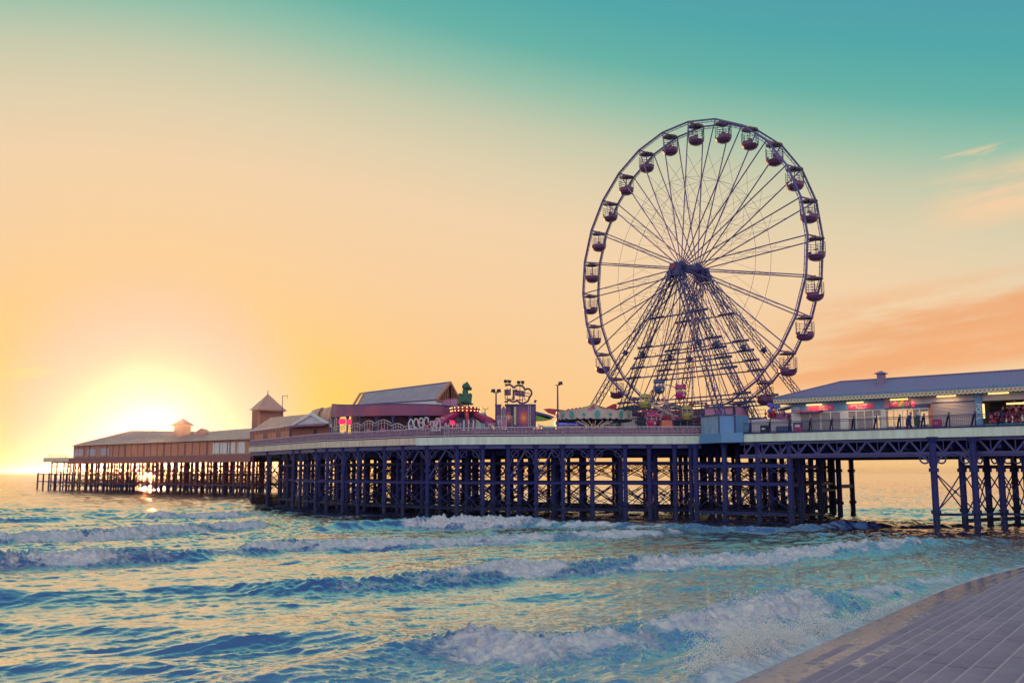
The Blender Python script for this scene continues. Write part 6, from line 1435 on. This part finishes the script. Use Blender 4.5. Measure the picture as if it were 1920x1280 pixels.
mb = MB(); o0 = q0 - fd * 1.6 - fn * .8; o2 = q2 + fd * 1.2 - fn * .8; o1 = q1 - fn * .8
mid = pc(330) + fn * 9
mb.add([LT(o0, zE(q0) + .1), LT(o1, zE(q1) + .1), LT(o2, zE(q2) + .1), LT(rC, zC), LT(rB, zB), LT(rA, zA), LT(o0 + dep + fn * 1.6, zE(q0) + .1), LT(o2 + dep + fn * 1.6, zE(q2) + .1)],
       [(0, 1, 4, 5), (1, 2, 3, 4), (0, 5, 6), (5, 4, 3, 7, 6), (2, 7, 3)]); rf = mb.build('roof', M['roof_lt'], t)
mb = MB()
for k in range(1, 26): p = q0.lerp(q2, k / 26) - fn * .05; mb.bar(LT(p, b0), LT(p, zE(p)), .18 if k % 3 else .4)
mb.build('wall_batten', M['wood'], t)['kind'] = 'stuff'
for k in (0, 1, 2): 
    mb = MB(); a, b = pc(134 + k * 24) - fn * .06, pc(150 + k * 24) - fn * .06; mb.prism([LT(a, b0 + .5), LT(b, b0 + .5), LT(b, zE(b) - .9), LT(a, zE(a) - .9)], -fn * .06); mb.build('window', M['grey'], t)
for a_, b_ in ((392, 404), (406, 418), (421, 434), (438, 452)):
    mb = MB(); a, b = pc(a_) - fn * .06, pc(b_) - fn * .06; mb.prism([LT(a, b0 + .3), LT(b, b0 + .3), LT(b, zE(b) - .5), LT(a, zE(a) - .5)], -fn * .06); mb.build('shuttered_window', M['white'], t)
# cupola and small dormer
pcu = pcx(341, 7); cu = MB(); zc0, zc1, zc2 = zB - 3.5, bz(798.5, pcu), bz(783.5, pcu); w_ = 2.1; c = LT(pcu, zc0)
cu.lathe([(w_, 0), (w_, zc1 - zc0), (w_ + .9, zc1 - zc0 + .05), (w_ + .9, zc1 - zc0 + .3), (.05, zc2 - zc0)], c, 8, .39, .39 + 2 * PI); cu.build('cupola', M['roof_lt'], rf)
pdm = pcx(376, 6); c = LT(pdm, zB - 1.5); dm = MB(); w_ = 1.5; hh = bz(802, pdm) - zB + 1.5; dm.prism([c + Vector((-w_ * 1.3, 0, hh - 1.3)), c + Vector((w_ * 1.3, 0, hh - 1.3)), c + Vector((0, 0, hh))], (0, 4, 0)); dm.prism([c + Vector((-w_, .1, 0)), c + Vector((w_, .1, 0)), c + Vector((w_, .1, hh - 1.3)), c + Vector((-w_, .1, hh - 1.3))], (0, 3.6, 0)); dm.build('dormer', M['roof_lt'], rf)
# small railing round the far terrace
tr_ = thing('terrace_rail', 'low pale rail along the terrace at the far seaward end', 'railing', (FAR0.x, FAR0.y, FBZ + .55)); og3 = (FAR0.x, FAR0.y, FBZ + .55)
mb = MB()
for zz in (.5, 1.0): mb.bar(z_(FAR0, FBZ + .55 + zz), z_(FAR0 + fd * 14, FBZ + .55 + zz), .10)
mb.build('hand_rail', M['timber'], tr_, og3)
mb = MB()
for k in range(9): p = FAR0 + fd * (k * 1.7); mb.bar(z_(p, FBZ + .55), z_(p, FBZ + 1.55), .10)
mb.build('posts', M['timber'], tr_, og3)
# short outer piles and a lower landing at the seaward tip
t = thing('landing_stage', 'spindly landing stage of thin posts at the seaward tip', 'landing stage', (FAR0.x, FAR0.y, 0)); og4 = (FAR0.x, FAR0.y, 0)
mb = MB(); b0_ = FAR0 - fd * .5
for k in range(7):
    p = FAR0 + fd * (-.2 + k * 3.6) - fn * 2.2; mb.tube(z_(p, -2), z_(p, 4.9 if k % 2 else 5.3), .24, 6)
mb.build('post', M['iron'], t, og4)
mb = MB()
for zz in (2.6, 4.7): mb.bar(z_(FAR0 - fn * 2.2, zz), z_(FAR0 + fd * 21 - fn * 2.2, zz), .26)
mb.build('beam', M['iron'], t, og4)

# ------------------------------------------------------------------ haze volume added for a warm flare-like glow round the sun
def build_haze():
    mb = MB(); mb.b(-15500, 15500, -15500, 15500, -4.0, 57.0); o = mb.build('haze', None)
    m = bpy.data.materials.new('glow_haze'); m.use_nodes = True; nt = m.node_tree; nt.nodes.clear()
    v = nt.nodes.new('ShaderNodeVolumePrincipled'); v.inputs['Color'].default_value = (1, .93, .86, 1); v.inputs['Density'].default_value = HAZE_D; v.inputs['Anisotropy'].default_value = HAZE_G
    out = nt.nodes.new('ShaderNodeOutputMaterial'); nt.links.new(v.outputs[0], out.inputs['Volume'])
    o.data.materials.append(m); tag(o, kind='stuff')
HAZE_D, HAZE_G = .000032, .95
build_haze()
